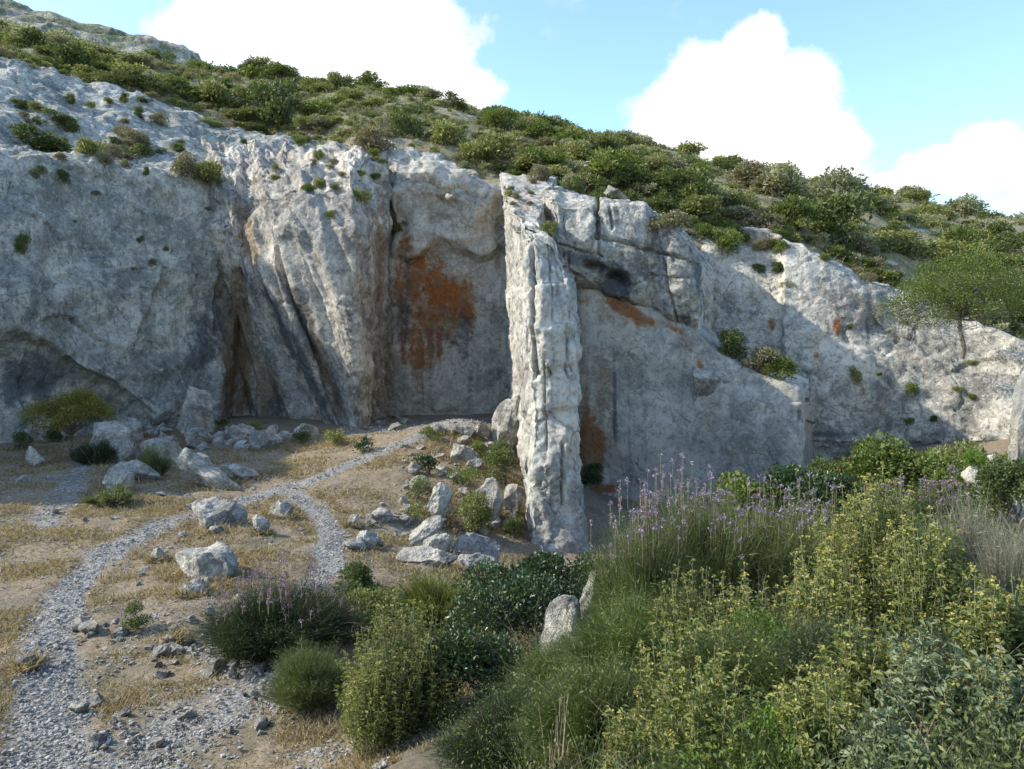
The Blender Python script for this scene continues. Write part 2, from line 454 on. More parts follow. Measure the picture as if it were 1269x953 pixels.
def make_ground():
    ys = np.concatenate([np.arange(-150, 2, 8.0), np.arange(2, 16, .07), np.arange(16, 40, .14), np.arange(40, 66, .3), np.arange(66, 420, 8.0)])
    xs = np.concatenate([np.arange(-300, -30, 9.0), np.arange(-30, -14, .35), np.arange(-14, 6, .1), np.arange(6, 30, .3), np.arange(30, 300, 9.0)])
    X, Y = np.meshgrid(xs, ys); Z = np.concatenate([gz(X[i], Y[i]) for i in range(len(ys))])
    V = np.stack([X.ravel(), Y.ravel(), Z], 1)
    pm = path_mask(V) * (V[:, 1] > 3)
    V[:, 2] += .03 * fbm(V / .35, 3) - .05 * np.clip(pm, 0, .6)
    m = MB(); m.add(V, gridfaces(len(ys), len(xs)))
    t = NT('quarry_ground'); tc = t.n('ShaderNodeTexCoord'); v = tc.outputs['Object']
    n1 = t.noise(v, .9, 8, .65, .5); n2 = t.noise(v, 9, 8, .7); n3 = t.noise(v, .35, 5, .6)
    soil = t.ramp(n2, [(.3, (.10, .08, .052)), (.5, (.215, .165, .105)), (.7, (.32, .25, .165))])
    soil = t.mix(t.math('MULTIPLY', t.step(n3, .52, .66), .6), soil, (.10, .095, .06))
    soil = t.mix(t.math('MULTIPLY', t.step(n1, .56, .68), .7), soil, (.20, .185, .16))
    vo = t.n('ShaderNodeTexVoronoi'); t.l(t.map(v, (1, 1, 1)), vo.inputs['Vector']); vo.inputs['Scale'].default_value = 14
    sv = t.n('ShaderNodeSeparateColor'); t.l(vo.outputs['Color'], sv.inputs[0])
    grav = t.ramp(sv.outputs[0], [(0, (.22, .215, .195)), (.5, (.30, .295, .27)), (1, (.38, .37, .34))])
    grav = t.mix(t.step(vo.outputs['Distance'], .3, .75), grav, (.17, .155, .13))
    pf = t.step(t.math('ADD', t.attr('path'), t.math('MULTIPLY', t.math('SUBTRACT', n1, .5), 2.2)), .22, .80)
    col = t.mix(pf, soil, grav)
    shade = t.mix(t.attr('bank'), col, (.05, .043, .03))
    h = t.math('ADD', n2, t.math('MULTIPLY', t.math('MULTIPLY', pf, t.math('SUBTRACT', 1.0, vo.outputs['Distance'])), .8))
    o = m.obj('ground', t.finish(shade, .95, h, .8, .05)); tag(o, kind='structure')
    attr(o.data, 'path', pm)
    # leaf litter under the shrubs of the near bank
    px, py = to_px(V)
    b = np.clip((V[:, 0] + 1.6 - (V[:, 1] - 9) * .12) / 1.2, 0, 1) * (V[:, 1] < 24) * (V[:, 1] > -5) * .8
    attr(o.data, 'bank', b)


make_ground()

# ------------------------------------------------------------------ hillside
# columns: px, where the slope starts behind the cliff (py, d), the ridge (py, d)
HC = [(-900, 20, 48, 0, 120), (-500, 30, 55, 20, 140), (-150, 55, 66, 35, 145), (20, 82, 67, 42, 140), (100, 98, 70, 56, 140), (150, 112, 72, 66, 140), (200, 122, 74, 74, 140), (260, 148, 74, 82, 140),
      (330, 166, 74, 85, 135), (400, 182, 70, 97, 130), (440, 182, 66, 104, 130), (480, 188, 64, 112, 130), (520, 188, 64, 120, 130), (600, 207, 63, 139, 130),
      (650, 218, 60, 152, 125), (700, 228, 56, 163, 128), (760, 246, 53, 174, 130), (830, 268, 51, 188, 135), (870, 288, 51, 197, 138), (920, 292, 53, 208, 140),
      (970, 294, 53, 217, 140), (1040, 324, 51, 227, 140), (1100, 352, 50, 238, 140), (1180, 385, 48, 250, 140), (1265, 425, 46, 268, 140), (1500, 450, 44, 312, 140), (2000, 460, 42, 372, 140)]


def hill_col(px, py, d, ry, rd):
    a = P3(px, py, d); r = P3(px, ry, rd); out = [a + (0, 1.5, -5), a + (0, 0, -.9)]
    r = P3(px, ry + (18 if px < 300 else 11), rd)
    for f in (.08, .2, .38, .6, .8, .93):
        q = a * (1 - f) + r * f; q[2] += math.sin(f * math.pi) * 2.2; out.append(q)
    out += [r, r + (0, 12, -1.5), r + (0, 40, -10), r + (0, 120, -45)]
    return [(CX + F * q[0] / q[1], HY - F * q[2] / q[1], q[1]) for q in out]


def hdisp(V): return .9 * fbm(V / 9, 4) + .12 * fbm(V / 1.2, 3)


def hill_mat():
    t = NT('hillside_soil'); tc = t.n('ShaderNodeTexCoord'); v = tc.outputs['Object']
    a = t.noise(v, .25, 6, .6, .4); b = t.noise(v, 1.6, 8, .7); c = t.noise(v, .12, 4, .5)
    col = t.ramp(b, [(.3, (.12, .12, .06)), (.48, (.20, .185, .10)), (.66, (.29, .25, .16))])
    col = t.mix(t.math('MULTIPLY', t.step(a, .5, .62), .6), col, (.24, .20, .125))
    col = t.mix(t.step(t.math('MULTIPLY', t.math('ADD', b, c), .5), .56, .60), col, (.34, .33, .31))
    return t.finish(col, .95, b, .8, .25)


M['hill'] = hill_mat()
hill = loft('hillside', [hill_col(*h) for h in HC], M['hill'], step=.7, wob=.5, sm=1, disp=hdisp, seed=3)
tag(hill, kind='structure')
HV = np.empty(len(hill.data.vertices) * 3, np.float32); hill.data.vertices.foreach_get('co', HV); HV = HV.reshape(-1, 3)
# far rocky ridge at the upper left
far = [[(px, py + 50, 185), (px, py + 22, 205), (px, py + 6, 214), (px, py, 218), (px, py + 2, 224), (px, py + 60, 270)] for px, py in
       [(-500, -60), (-250, -30), (-80, -6), (0, 2), (40, 16), (90, 28), (140, 40), (190, 50), (235, 66), (262, 88), (300, 112), (380, 145), (480, 190)]]
t_ = rock_mat('ridge_rock', lo=(.07, .09, .05), mid=(.15, .16, .11), hi=(.34, .34, .33), scale=.35, warm=.1, streak=.1, bumpd=.4)
tag(loft('hills', far, t_, step=.8, wob=1.5, disp=lambda V: rockdisp(V, 1.5, 1.6, 6, .9, 2.5, .3, 2, .3, (.5, 1, 1.6))), kind='structure')

# ------------------------------------------------------------------ cliffs (the living rock)
def cl(name, cols, mat, **k):
    o = loft(name, cols, mat, **k); tag(o, kind='structure'); return o


def wallcol(px, d, top, t1, led, lip, base, tx=None, under=0.0, lean=3.0, led_d=6, top_d=22):
    return [(px, top + 25, d + top_d + 6), (px, top, d + top_d), (px, t1, d + (top_d + led_d) * .5), (px, led - 12, d + led_d + 1), (px, led + 6, d + lean),
            (px, led + (lip - led) * .35, d + lean * .45), (px, lip - 8, d), (px, lip + 6, d + under), (px, (lip + base) * .5, d + under + .4), (px, base, d + under * .7 + .3), (px, base + 60, d)]


left = [wallcol(-800, 26, -190, -170, -150, 400, 620), wallcol(-600, 30, -160, -130, -100, 400, 600), wallcol(-365, 38, -60, -30, 0, 400, 570), wallcol(-180, 42, 20, 60, 100, 402, 560, under=.7),
        wallcol(-60, 44, 60, 110, 165, 405, 552, under=.7), wallcol(20, 46, 74, 125, 182, 412, 548, under=.7), wallcol(60, 47.5, 82, 130, 190, 432, 545, under=.7), wallcol(100, 49, 92, 135, 193, 462, 543, under=.7),
        wallcol(140, 50.5, 104, 142, 196, 480, 542, under=.7), wallcol(172, 51.5, 112, 150, 200, 505, 541, under=.7), wallcol(195, 52.2, 118, 155, 203, 520, 540, under=.2), wallcol(240, 54, 132, 160, 212, 500, 538, top_d=20),
        wallcol(272, 55.5, 145, 170, 222, 490, 536, top_d=18), wallcol(292, 59, 152, 172, 222, 480, 534, top_d=14), wallcol(330, 62, 162, 176, 222, 480, 532, top_d=11, led_d=4), wallcol(400, 64, 176, 190, 222, 480, 530, top_d=7, led_d=3), wallcol(450, 65, 180, 192, 222, 480, 530, top_d=3, led_d=1, lean=.6), wallcol(492, 65, 184, 196, 222, 480, 530, top_d=2, led_d=1, lean=.6)]
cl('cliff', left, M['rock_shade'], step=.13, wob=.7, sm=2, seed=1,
   disp=lambda V: rockdisp(V, .9, .75, 3.4, .30, 1.1, .16, .8, .16, (1, 1, .8)) + .10 * chips(V / .45, 1.1, .5),
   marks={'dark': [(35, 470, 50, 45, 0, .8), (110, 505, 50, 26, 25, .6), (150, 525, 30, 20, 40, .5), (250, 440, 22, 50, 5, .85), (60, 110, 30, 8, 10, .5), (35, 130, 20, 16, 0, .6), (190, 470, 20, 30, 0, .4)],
          'tan': [(265, 360, 18, 12, 0, .6), (285, 440, 12, 80, 4, .9), (205, 350, 8, 5, 0, .7), (262, 415, 14, 20, 0, .5)],
          'rust': [(262, 410, 12, 8, 10, .35), (295, 395, 8, 22, 0, .45)],
          'pale': [(110, 440, 70, 12, 22, .45), (120, 270, 60, 40, 0, .4)]})

# fluted buttress leaning against the left wall
BY = [205, 240, 285, 330, 380, 430, 480, 528, 580]
BX = {  # slanting ribs: px of each rib at the rows above, and depth
    'back': ([246, 232, 236, 268, 278, 276, 271, 267, 265], [63, 58.5, 57.6, 58.5, 60, 60, 60, 60, 60]),
    'niche_l': ([270, 260, 264, 283, 286, 282, 276, 272, 270], [61, 56.5, 55.4, 56.5, 59.2, 59.6, 59.6, 59.6, 59.6]),
    'niche_r': ([296, 288, 288, 295, 306, 322, 340, 356, 360], [61, 56.0, 55.0, 56.0, 59.0, 59.2, 59.2, 59.2, 59.2]),
    'slab_a': ([308, 303, 300, 303, 312, 329, 347, 363, 367], [62, 56.8, 55.8, 55.6, 56.0, 56.2, 56.4, 56.6, 56.6]),
    'slab_b': ([314, 307, 304, 313, 333, 357, 380, 402, 406], [61, 56, 55.2, 55.0, 55.2, 55.6, 56.0, 56.2, 56.2]),
    'step': ([318, 310, 307, 317, 338, 362, 385, 406, 410], [60, 55, 53.8, 53.2, 53.0, 53.3, 54.0, 54.8, 55]),
    'rib_a': ([338, 334, 334, 342, 360, 380, 400, 418, 421], [57, 53.6, 52.4, 51.9, 51.7, 52.0, 52.4, 53.0, 53.2]),
    'gully': ([345, 340, 341, 352, 370, 390, 408, 424, 427], [55, 53.2, 52.6, 52.4, 52.4, 52.6, 53.0, 53.2, 53.2]),
    'rib_b': ([352, 352, 356, 370, 386, 402, 418, 431, 434], [54, 52.0, 51.2, 51.0, 51.0, 51.2, 51.7, 52.4, 52.6]),
    'face': ([398, 396, 398, 404, 412, 420, 430, 439, 441], [53, 51.2, 50.4, 50.4, 50.5, 50.6, 51.0, 51.8, 52]),
    'edge': ([434, 438, 440, 440, 440, 441, 444, 449, 450], [53, 51.0, 50.2, 50.2, 50.4, 50.6, 51, 51.4, 51.6]),
    'flank': ([458, 460, 456, 453, 450, 450, 451, 453, 454], [56, 53, 52.3, 52.2, 52.2, 52.4, 52.6, 52.8, 52.8]),
    'flute': ([472, 473, 470, 468, 465, 462, 460, 459, 460], [59, 56.8, 56, 55.8, 55.8, 56, 56, 56, 56]),
    'inner': ([484, 486, 485, 485, 484, 484, 483, 483, 484], [62, 60.5, 60, 60, 60, 60, 60, 60, 60]),
    'tuck': ([490, 494, 495, 495, 495, 495, 495, 495, 496], [65, 64, 63, 63, 63, 63, 63, 63, 63])}
butt = []
for k_, (xs_, ds_) in BX.items():
    top_ = [(xs_[0] + 4, 176, 67)]
    butt.append(top_ + [(x, y + (12 if (i == 0 and k_ in ('rib_a', 'gully', 'rib_b', 'face')) else 0), d) for i, (x, y, d) in enumerate(zip(xs_, BY, ds_))])


def flutes(V):
    s = V[:, 0] + V[:, 2] * .36 + .15 * V[:, 1]
    q = np.stack([s * 1.1, V[:, 1] * .3, V[:, 2] * .05], 1)
    u = np.stack([s * .55, V[:, 1] * .3, V[:, 2] * .12], 1)
    top = np.clip((V[:, 2] - 6) / 4, 0, 1)
    return 1.25 * chips(u, 1.1, .8) + .25 * fbm(q * 1.4, 4, .6) + (.5 + .6 * top) * rockdisp(V, .2, .6, 2.4, .26, .9, .14, .6, .15, (1, 1, .7))


cl('cliff_buttress', butt, M['rock_butt'], step=.11, wob=.5, sm=1, seed=2, disp=flutes,
   marks={'dark': [(385, 470, 7, 70, -24, .95), (352, 410, 6, 80, -25, .8), (310, 350, 6, 40, -22, .7), (340, 500, 12, 26, 0, .6), (375, 400, 12, 60, -22, .65), (330, 430, 8, 50, -20, .6), (415, 470, 9, 50, -15, .6), (345, 350, 8, 40, -22, .55), (433, 400, 6, 70, 0, .5), (345, 500, 16, 22, 0, .5)],
          'tan': [(310, 300, 16, 50, -15, .7), (398, 440, 8, 90, -22, 1), (296, 440, 20, 84, -3, 1), (330, 480, 22, 36, 0, .8), (325, 460, 14, 30, 0, .6), (430, 500, 12, 20, 0, .5), (300, 450, 14, 60, 0, .8), (470, 330, 8, 90, 0, .7), (480, 450, 12, 60, 0, .5), (310, 480, 14, 30, 0, .6)],
          'pale': [(395, 280, 40, 50, 0, .8), (350, 455, 11, 90, -25, 1), (420, 470, 7, 60, -18, .7), (400, 340, 20, 40, 0, .5), (450, 300, 8, 60, 0, .5)],
          'rust': [(306, 482, 6, 14, 0, .6), (292, 400, 6, 30, 0, .35), (460, 400, 5, 50, 0, .25)]})

# recess: back wall of the old quarry chamber
rec = []
lo_ = lambda x: 16 * math.sin(x / 13.0) + 8 * math.sin(x / 5.1)
for px, tp, dd in [(455, 205, 4), (474, 197, 2.0), (486, 188, .3), (512, 182, 0), (545, 188, 0), (575, 196, 0), (595, 206, .2), (612, 212, .5), (622, 215, 1), (660, 222, 1)]:
    rec.append([(px, tp + 12, 68), (px, tp - 1, 61 + dd), (px, tp + 12, 58.6 + dd), (px, tp + 50, 58.0 + dd), (px, 285 + lo_(px), 58.7 + dd), (px, 304 + lo_(px), 58.7 + dd), (px, 318 + lo_(px) * .6, 59.7 + dd * .5), (px, 380, 60), (px, 395, 60.2), (px, 460, 60.4), (px, 512, 60.6), (px, 560, 60)])
cl('quarry_face', rec, M['rock_cut'], step=.12, wob=.7, sm=2, seed=4,
   disp=lambda V: rockdisp(V, .4, 0, 3, .22, 1.3, .12, .9, .1) * 1.0 + np.clip((V[:, 2] - 8) / 3, 0, 1) * rockdisp(V, .5, .9, 2.8, .3, 1, .1, .7, .2, seed=5),
   marks={'rust': [(548, 362, 42, 26, 12, 1), (520, 330, 24, 20, 0, .9), (520, 430, 7, 50, 0, .9), (545, 425, 5, 40, 0, .8), (500, 425, 5, 34, 0, .7), (512, 350, 24, 28, 20, 1), (530, 345, 24, 28, 20, .95), (578, 385, 12, 14, 0, .9), (512, 415, 8, 36, 0, .8), (533, 425, 6, 46, 0, .8), (556, 408, 6, 28, 0, .6), (504, 305, 11, 16, 0, .8), (545, 395, 40, 8, 5, .7), (525, 400, 26, 28, 0, .6)],
          'dark': [(500, 395, 14, 40, 0, .6), (575, 420, 10, 36, 0, .65), (505, 340, 8, 60, 0, .45), (583, 470, 6, 30, 0, .45), (545, 420, 38, 20, 0, .45), (590, 440, 8, 50, 0, .3)],
          'tan': [(540, 390, 56, 60, 0, .75), (475, 430, 16, 80, 0, .8), (560, 300, 50, 8, 0, .5), (478, 475, 14, 30, 0, .6), (545, 510, 60, 5, 0, .5), (530, 330, 60, 24, 0, .45), (545, 440, 30, 20, 0, .4), (540, 240, 60, 30, 0, .3)],
          'pale': [(560, 470, 40, 30, 0, .4), (603, 350, 18, 60, 0, .35), (530, 480, 20, 22, 0, .35)]})

# upper blocks right of the pillar
up = []
for px, tp, bt, d, td in [(662, 250, 335, 56, 60), (669, 244, 335, 50, 55), (674, 240, 340, 45, 52), (678, 238, 340, 43.4, 51), (690, 238, 342, 43, 51), (700, 243, 346, 43, 51), (735, 248, 356, 43, 51), (741, 250, 360, 43.3, 51), (748, 248, 366, 43.2, 51), (800, 250, 384, 43.2, 50),
                          (806, 262, 388, 43.8, 50), (830, 272, 398, 43, 50), (856, 300, 408, 42.8, 50), (868, 316, 414, 43.2, 50), (873, 322, 416, 46, 51), (884, 325, 420, 50, 53)]:
    m = (tp + bt) / 2
    up.append([(px, tp + 14, td + 4), (px, tp - 3, td), (px, tp - 1, d + 2.4), (px, tp + 8, d + .5), (px, m, d - .1), (px, bt - 14, d + .4), (px, bt, d + 1.2), (px, bt + 10, d + 3), (px, bt + 60, d + 3.4)])
def bdisp(V):
    px, py = to_px(V); d = rockdisp(V, .25, .55, 2.6, .26, .9, .12, .6, .22, (1, 1, .8)); wv = 2.0 * pnoise(V / 1.3)
    for x0, y0, x1, y1, wd, dp in ((742, 246, 741, 292, 1.8, .8), (742, 292, 868, 326, 1.6, .6), (756, 256, 757, 282, 1.2, .5), (700, 262, 705, 330, 1.0, .25), (815, 300, 840, 400, 1.2, .35), (678, 300, 745, 318, 1.0, .25)):
        L = math.hypot(x1 - x0, y1 - y0); ux, uy = (x1 - x0) / L, (y1 - y0) / L
        t = (px - x0) * ux + (py - y0) * uy; q = np.abs((px - x0) * uy - (py - y0) * ux + wv)
        d -= dp * np.clip(1.4 - q / wd, 0, 1) * np.clip(t / 4 + 1, 0, 1) * np.clip((L - t) / 4 + 1, 0, 1)
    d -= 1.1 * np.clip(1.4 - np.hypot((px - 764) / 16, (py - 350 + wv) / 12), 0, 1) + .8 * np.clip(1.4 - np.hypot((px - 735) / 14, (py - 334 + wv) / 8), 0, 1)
    return d


cl('cliff_blocks', up, M['rock'], step=.09, wob=.4, sm=1, seed=6, disp=bdisp,
   marks={'dark': [(765, 348, 20, 22, 20, 1), (730, 325, 30, 14, 15, .7), (865, 340, 6, 28, 0, .7), (850, 395, 16, 16, 0, .6), (800, 335, 24, 12, 10, .4), (742, 290, 3, 30, 0, .8), (690, 300, 6, 30, 0, .3)],  # dark marks paint shade into the carved hollows and the upright crack
          'rust': [(770, 375, 28, 7, 22, .7), (832, 345, 4, 10, 0, .35), (800, 392, 20, 5, 25, .6)],
          'pale': [(706, 262, 24, 14, 0, .5), (790, 275, 34, 16, 10, .4)]})
# smooth sawn face under them
lo = []
for px, tp, d in [(690, 330, 46), (712, 338, 45), (724, 344, 44.6), (760, 356, 44.4), (800, 378, 44), (840, 394, 43.6), (868, 408, 43.2), (890, 430, 42.8), (925, 452, 42.2), (965, 470, 41.6), (992, 478, 41.2), (998, 482, 42.5), (1006, 484, 46), (1012, 486, 50)]:
    lo.append([(px, tp - 10, d + 7), (px, tp, d + 1.6), (px, tp + 6, d + .3), (px, tp + 40, d), (px, 500, d - .1), (px, 560, d - .2), (px, 640, d - .2), (px, 680, d)])
cl('sawn_face', lo, M['rock_cut'], step=.13, wob=.6, sm=2, seed=7, disp=lambda V: rockdisp(V, .35, 0, 3, .10, 1.6, .06, .9, .06),
   marks={'rust': [(775, 384, 34, 9, 28, 1), (728, 372, 14, 8, 0, .6), (736, 555, 17, 36, -8, 1), (727, 500, 6, 40, 0, .7), (752, 606, 22, 7, 0, .9), (868, 455, 5, 14, -20, .7), (838, 408, 20, 5, 25, .6)],
          'tan': [(748, 500, 16, 60, 0, .6), (760, 390, 40, 16, 20, .5), (880, 500, 8, 40, 0, .35), (850, 430, 30, 10, 30, .4)],
          'dark': [(762, 500, 3, 40, 0, .9), (716, 400, 4, 50, 0, .5), (990, 520, 4, 40, 0, .5), (955, 545, 14, 14, 0, .3)],
          'pale': [(830, 480, 60, 50, 0, .3), (930, 510, 40, 30, 0, .25)]})
# far right wall with ledges
rt = []
for px, tp, m1, d in [(845, 276, 330, 50), (872, 286, 330, 49.2), (890, 296, 345, 48.8), (915, 302, 350, 48.8), (945, 304, 352, 48.6), (964, 300, 350, 48.2), (970, 294, 350, 47.4), (1000, 302, 352, 47), (1040, 328, 362, 46.6), (1070, 346, 374, 46.4), (1105, 358, 386, 46.5),
                      (1150, 374, 404, 46), (1200, 394, 425, 45), (1250, 412, 440, 43), (1320, 440, 460, 40), (1420, 440, 460, 36), (1600, 445, 470, 30)]:
    rt.append([(px, tp + 14, d + 5), (px, tp - 2, d + 2.6), (px, tp + 3, d + 1.9), (px, m1, d + 1.2), (px, m1 + 30, d + .9), (px, 440 if m1 < 400 else m1 + 40, d + .4), (px, 500, d), (px, 548, d - .2), (px, 570, d + .6), (px, 640, d + .4)])
cl('cliff_right', rt, M['rock'], step=.12, wob=.6, sm=1, seed=8, disp=lambda V: rockdisp(V, .3, .38, 2.8, .20, 1.0, .12, .7, .16, (.8, .8, 1.2)),
   marks={'rust': [(1037, 404, 5, 16, 8, .9), (955, 402, 6, 9, 20, .8), (1068, 482, 5, 12, 0, .5), (1012, 440, 5, 8, 0, .6)],
          'dark': [(1075, 410, 4, 20, 0, .7), (1026, 410, 3, 14, 0, .6), (905, 375, 14, 20, 0, .35), (1090, 530, 40, 16, 0, .45), (1030, 538, 40, 8, 0, .7), (960, 430, 40, 8, 15, .5), (1180, 520, 20, 20, 0, .3)],
          'tan': [(1000, 370, 20, 10, 0, .4), (1060, 480, 8, 20, 0, .4)],
          'pale': [(915, 385, 30, 30, 0, .4), (1160, 470, 60, 30, 0, .3), (1010, 330, 30, 14, 20, .4)]})
# ledge under the shrubs in the right wall
led = [[(px, 424 + k * .42, 49), (px, 430 + k * .42, 46.5), (px, 438 + k * .42, 44.5), (px, 470 + k * .25, 42.4), (px, 500, 43)] for px, k in [(860, -30), (885, -10), (920, 20), (960, 50), (990, 76), (1004, 88)]]
cl('rock_ledge', led, M['rock'], step=.13, wob=.4, sm=1, seed=9, disp=lambda V: rockdisp(V, .3, .4, 1.6, .2, .8, .1, .6, .1))

# ------------------------------------------------------------------ the free-standing fin of rock
pil_rows = [  # py, px left-edge, px right-edge, depth of the front face
    (272, 640, 652, 38), (284, 645, 676, 34), (292, 648, 690, 31.5), (330, 648, 700, 31), (347, 650, 704, 30.6), (395, 650, 712, 30.3), (410, 652, 716, 30.2), (450, 653, 717, 30), (500, 654, 718, 29.9), (560, 655, 720, 29.8), (620, 655, 726, 29.7), (668, 655, 730, 29.6), (730, 654, 736, 29.6)]
nr = len(pil_rows)


def pcol(kind):
    out = []
    for i, (py, l, r, d) in enumerate(pil_rows):
        r += 7; l -= 3 if py > 300 else 0
        f = i / (nr - 1)
        # the left flank runs back to the cliff: same plane, its far edge seen at px 618..640
        if kind == 'L4': q = (619 + 4 * f if py < 330 else 622 + (py - 330) * .045, 214 + (py - 272) * .66, 59)
        elif kind == 'L3': q = (624 + 3 * f, 230 + (py - 272) * .68, 53)
        elif kind == 'L2': q = (634 + 4 * f, 257 + (py - 272) * .77, 44)
        elif kind == 'L1': q = (642 + 6 * f, 281 + (py - 272) * .88, 36)
        elif kind == 'L0': q = (l - 1, py, d + .9)
        elif kind == 'C0': q = (l + 3, py, d + .05)
        elif kind == 'C1': q = (l * .65 + r * .35, py - 1, d - .25)
        elif kind == 'C2': q = (l * .3 + r * .7, py - 1, d - .1)
        elif kind == 'C3': q = (r - 3, py, d + .1)
        elif kind == 'R0': q = (r, py, d + 1.2)
        elif kind == 'R1': q = (r - 12, 286 + (py - 272) * .86, 38)
        else: q = (r - 24, 254 + (py - 272) * .72, 48)
        out.append(q)
    return out


pil = empty('rock_pillar', (1.9, 34, -7.3))
tag(pil, 'tall thin fin of pale grey rock standing upright before the rust-stained quarry recess, its left edge sunlit', 'rock pillar')


def pdisp(V):
    px, py = to_px(V)
    q = np.stack([V[:, 0] * 1.0, V[:, 1] * .3, V[:, 2] * .16], 1)
    d = .22 * chips(q * 1.1, 1.1, .6) + .14 * chips(q * 2.6, 1.1, .6) + rockdisp(V, .12, .42, 1.7, .16, .7, .10, .5, .12, (1, .6, .9), seed=3) - .05
    wv = 1.6 * pnoise(V / 1.1)
    for cx, y0, y1, wd, dp in ((657, 300, 470, 1.8, .5), (672, 440, 560, 1.2, .3), (698, 545, 630, 1.3, .35), (704, 400, 470, 1.2, .3), (684, 290, 400, 1.0, .22)):
        d -= dp * np.clip(1.3 - np.abs(px - cx - wv - (py - y0) * .02) / wd, 0, 1) * np.clip((py - y0) / 12, 0, 1) * np.clip((y1 - py) / 12, 0, 1)
    # broken ledges across the front
    for y0, a in ((349, .22), (398, .10), (452, -.12), (505, -.14)):
        d += a * np.clip((py - y0 + 9 * wv + (px - 685) * .25) / 5, 0, 1) * np.clip((y0 + 55 - py) / 50, 0, 1)
    return d


def relpar(o, par):
    o.parent = par; o.matrix_parent_inverse = par.matrix_world.inverted()


bpy.context.view_layer.update()
o = loft('shaft', [pcol(k) for k in ('L4', 'L3', 'L2', 'L1', 'L0', 'C0', 'C1', 'C2', 'C3', 'R0', 'R1', 'R2')], M['rock_pillar'], step=.065, wob=.25, sm=1, disp=pdisp, seed=5,
         marks={'dark': [(641, 430, 7, 5, 0, .3), (699, 590, 2, 40, -15, .6), (705, 440, 2, 30, 0, .5), (653, 420, 2, 25, 0, .8)],
                'pale': [(690, 362, 18, 14, 0, .8), (680, 330, 14, 14, 0, .5), (685, 500, 22, 60, 0, .35)],
                'tan': [(668, 395, 14, 4, 0, .35), (650, 470, 6, 10, 0, .4), (664, 310, 6, 30, 0, .3)]})
relpar(o, pil)
crown = [[(624, 214, 62), (617, 212, 59.5), (619, 224, 57)], [(622, 214, 62), (619, 211, 59), (625, 230, 54)]]
cap = []
for f in (0, .12, .3, .5, .7, .85, 1):
    d = 60 - 22 * f
    yl = 212 + 62 * f ** 1.25
    xl = 617 + 24 * f; xr = 692 - 26 * f
    cap.append([(xl + 3, yl + 26, d), (xl, yl + 2, d), (xl + 5, yl - 1 + 5 * f, d), ((xl + xr) / 2, yl + 2 + 5 * f, d - .3), (xr, yl + 5, d), (xr + 4, yl + 60, d)])
cap.append([(646, 330, 36), (646, 278, 34.5), (652, 277, 34.2), (664, 279, 34), (682, 290, 33.6), (690, 340, 35)])
o = loft('crest', cap, M['rock_pillar'], step=.09, wob=.3, sm=1, disp=lambda V: rockdisp(V, .1, .22, 1.8, .20, .7, .1, .5, .06), seed=6,
         marks={'tan': [(650, 250, 20, 24, 0, .45), (650, 225, 20, 6, 0, .4)]})
relpar(o, pil)


# ------------------------------------------------------------------ boulders
def boulder_arrays(n=22, seed=0, cuts=12, rough=.05, sharp=.48):
    rs = np.random.default_rng(seed)
    g = np.linspace(-1, 1, n); A, B = np.meshgrid(g, g); A = A.ravel(); B = B.ravel(); O = np.ones_like(A)
    V = []; Fc = []; k = 0
    for ax, sg in ((0, 1), (0, -1), (1, 1), (1, -1), (2, 1), (2, -1)):
        q = [A, B * sg]; q.insert(ax, O * sg)
        if ax == 1: q = [A * -sg, O * sg, B]
        V.append(np.stack(q, 1)); Fc.append(gridfaces(n, n) + k); k += n * n
    V = np.concatenate(V); Fc = np.concatenate(Fc)
    V /= np.linalg.norm(V, axis=1)[:, None]
    for _ in range(cuts):
        nn = rs.normal(size=3); nn /= np.linalg.norm(nn); h = rs.uniform(sharp, .8)
        d = V @ nn; V = V - np.clip(d - h, 0, None)[:, None] * nn
    _, ix, inv = np.unique(np.round(V, 5), axis=0, return_index=True, return_inverse=True)
    V = V[ix]; Fc = inv.ravel()[Fc]
    Fc = Fc[[len(set(f)) == 4 for f in Fc.tolist()]]
    return V, Fc, rs


def boulder(name, label, loc, size, seed, rz=0, tilt=(0, 0), mat='boulder', group=None, n=40, sink=.2, cat='boulder', rough=.07, cuts=12):
    V, Fc, rs = boulder_arrays(n, seed, cuts)
    V = V / np.abs(V).max(0)
    nn = V / np.linalg.norm(V, axis=1)[:, None]
    s = np.array(size) / 2
    P = V * s
    a, b = R(tilt[0]), R(tilt[1])
    d = fbm(P / (max(size) * .30) + seed * 3.3, 4, .6) * rough * max(size) * .45
    d += chips(P / (max(size) * .32) + seed, 1.0, .6) * rough * max(size) * 1.5 + chips(P / (max(size) * .12) + seed, 1.1, .5) * rough * max(size) * .5 + fbm(P / (max(size) * .05), 2) * rough * max(size) * .07
    P = P + nn * d[:, None]
    Rx = np.array([[1, 0, 0], [0, math.cos(a), -math.sin(a)], [0, math.sin(a), math.cos(a)]])
    Ry = np.array([[math.cos(b), 0, math.sin(b)], [0, 1, 0], [-math.sin(b), 0, math.cos(b)]])
    P = P @ Rx.T @ Ry.T
    P[:, 2] -= P[:, 2].min() + sink * size[2]; P[:, 2] *= 1 / (1 - .6 * sink)
    m = MB(); m.add(P, Fc)
    o = m.obj(name, M[mat]); o.location = loc; o.rotation_euler = (0, 0, rz)
    if label: tag(o, label, cat, group)
    return o


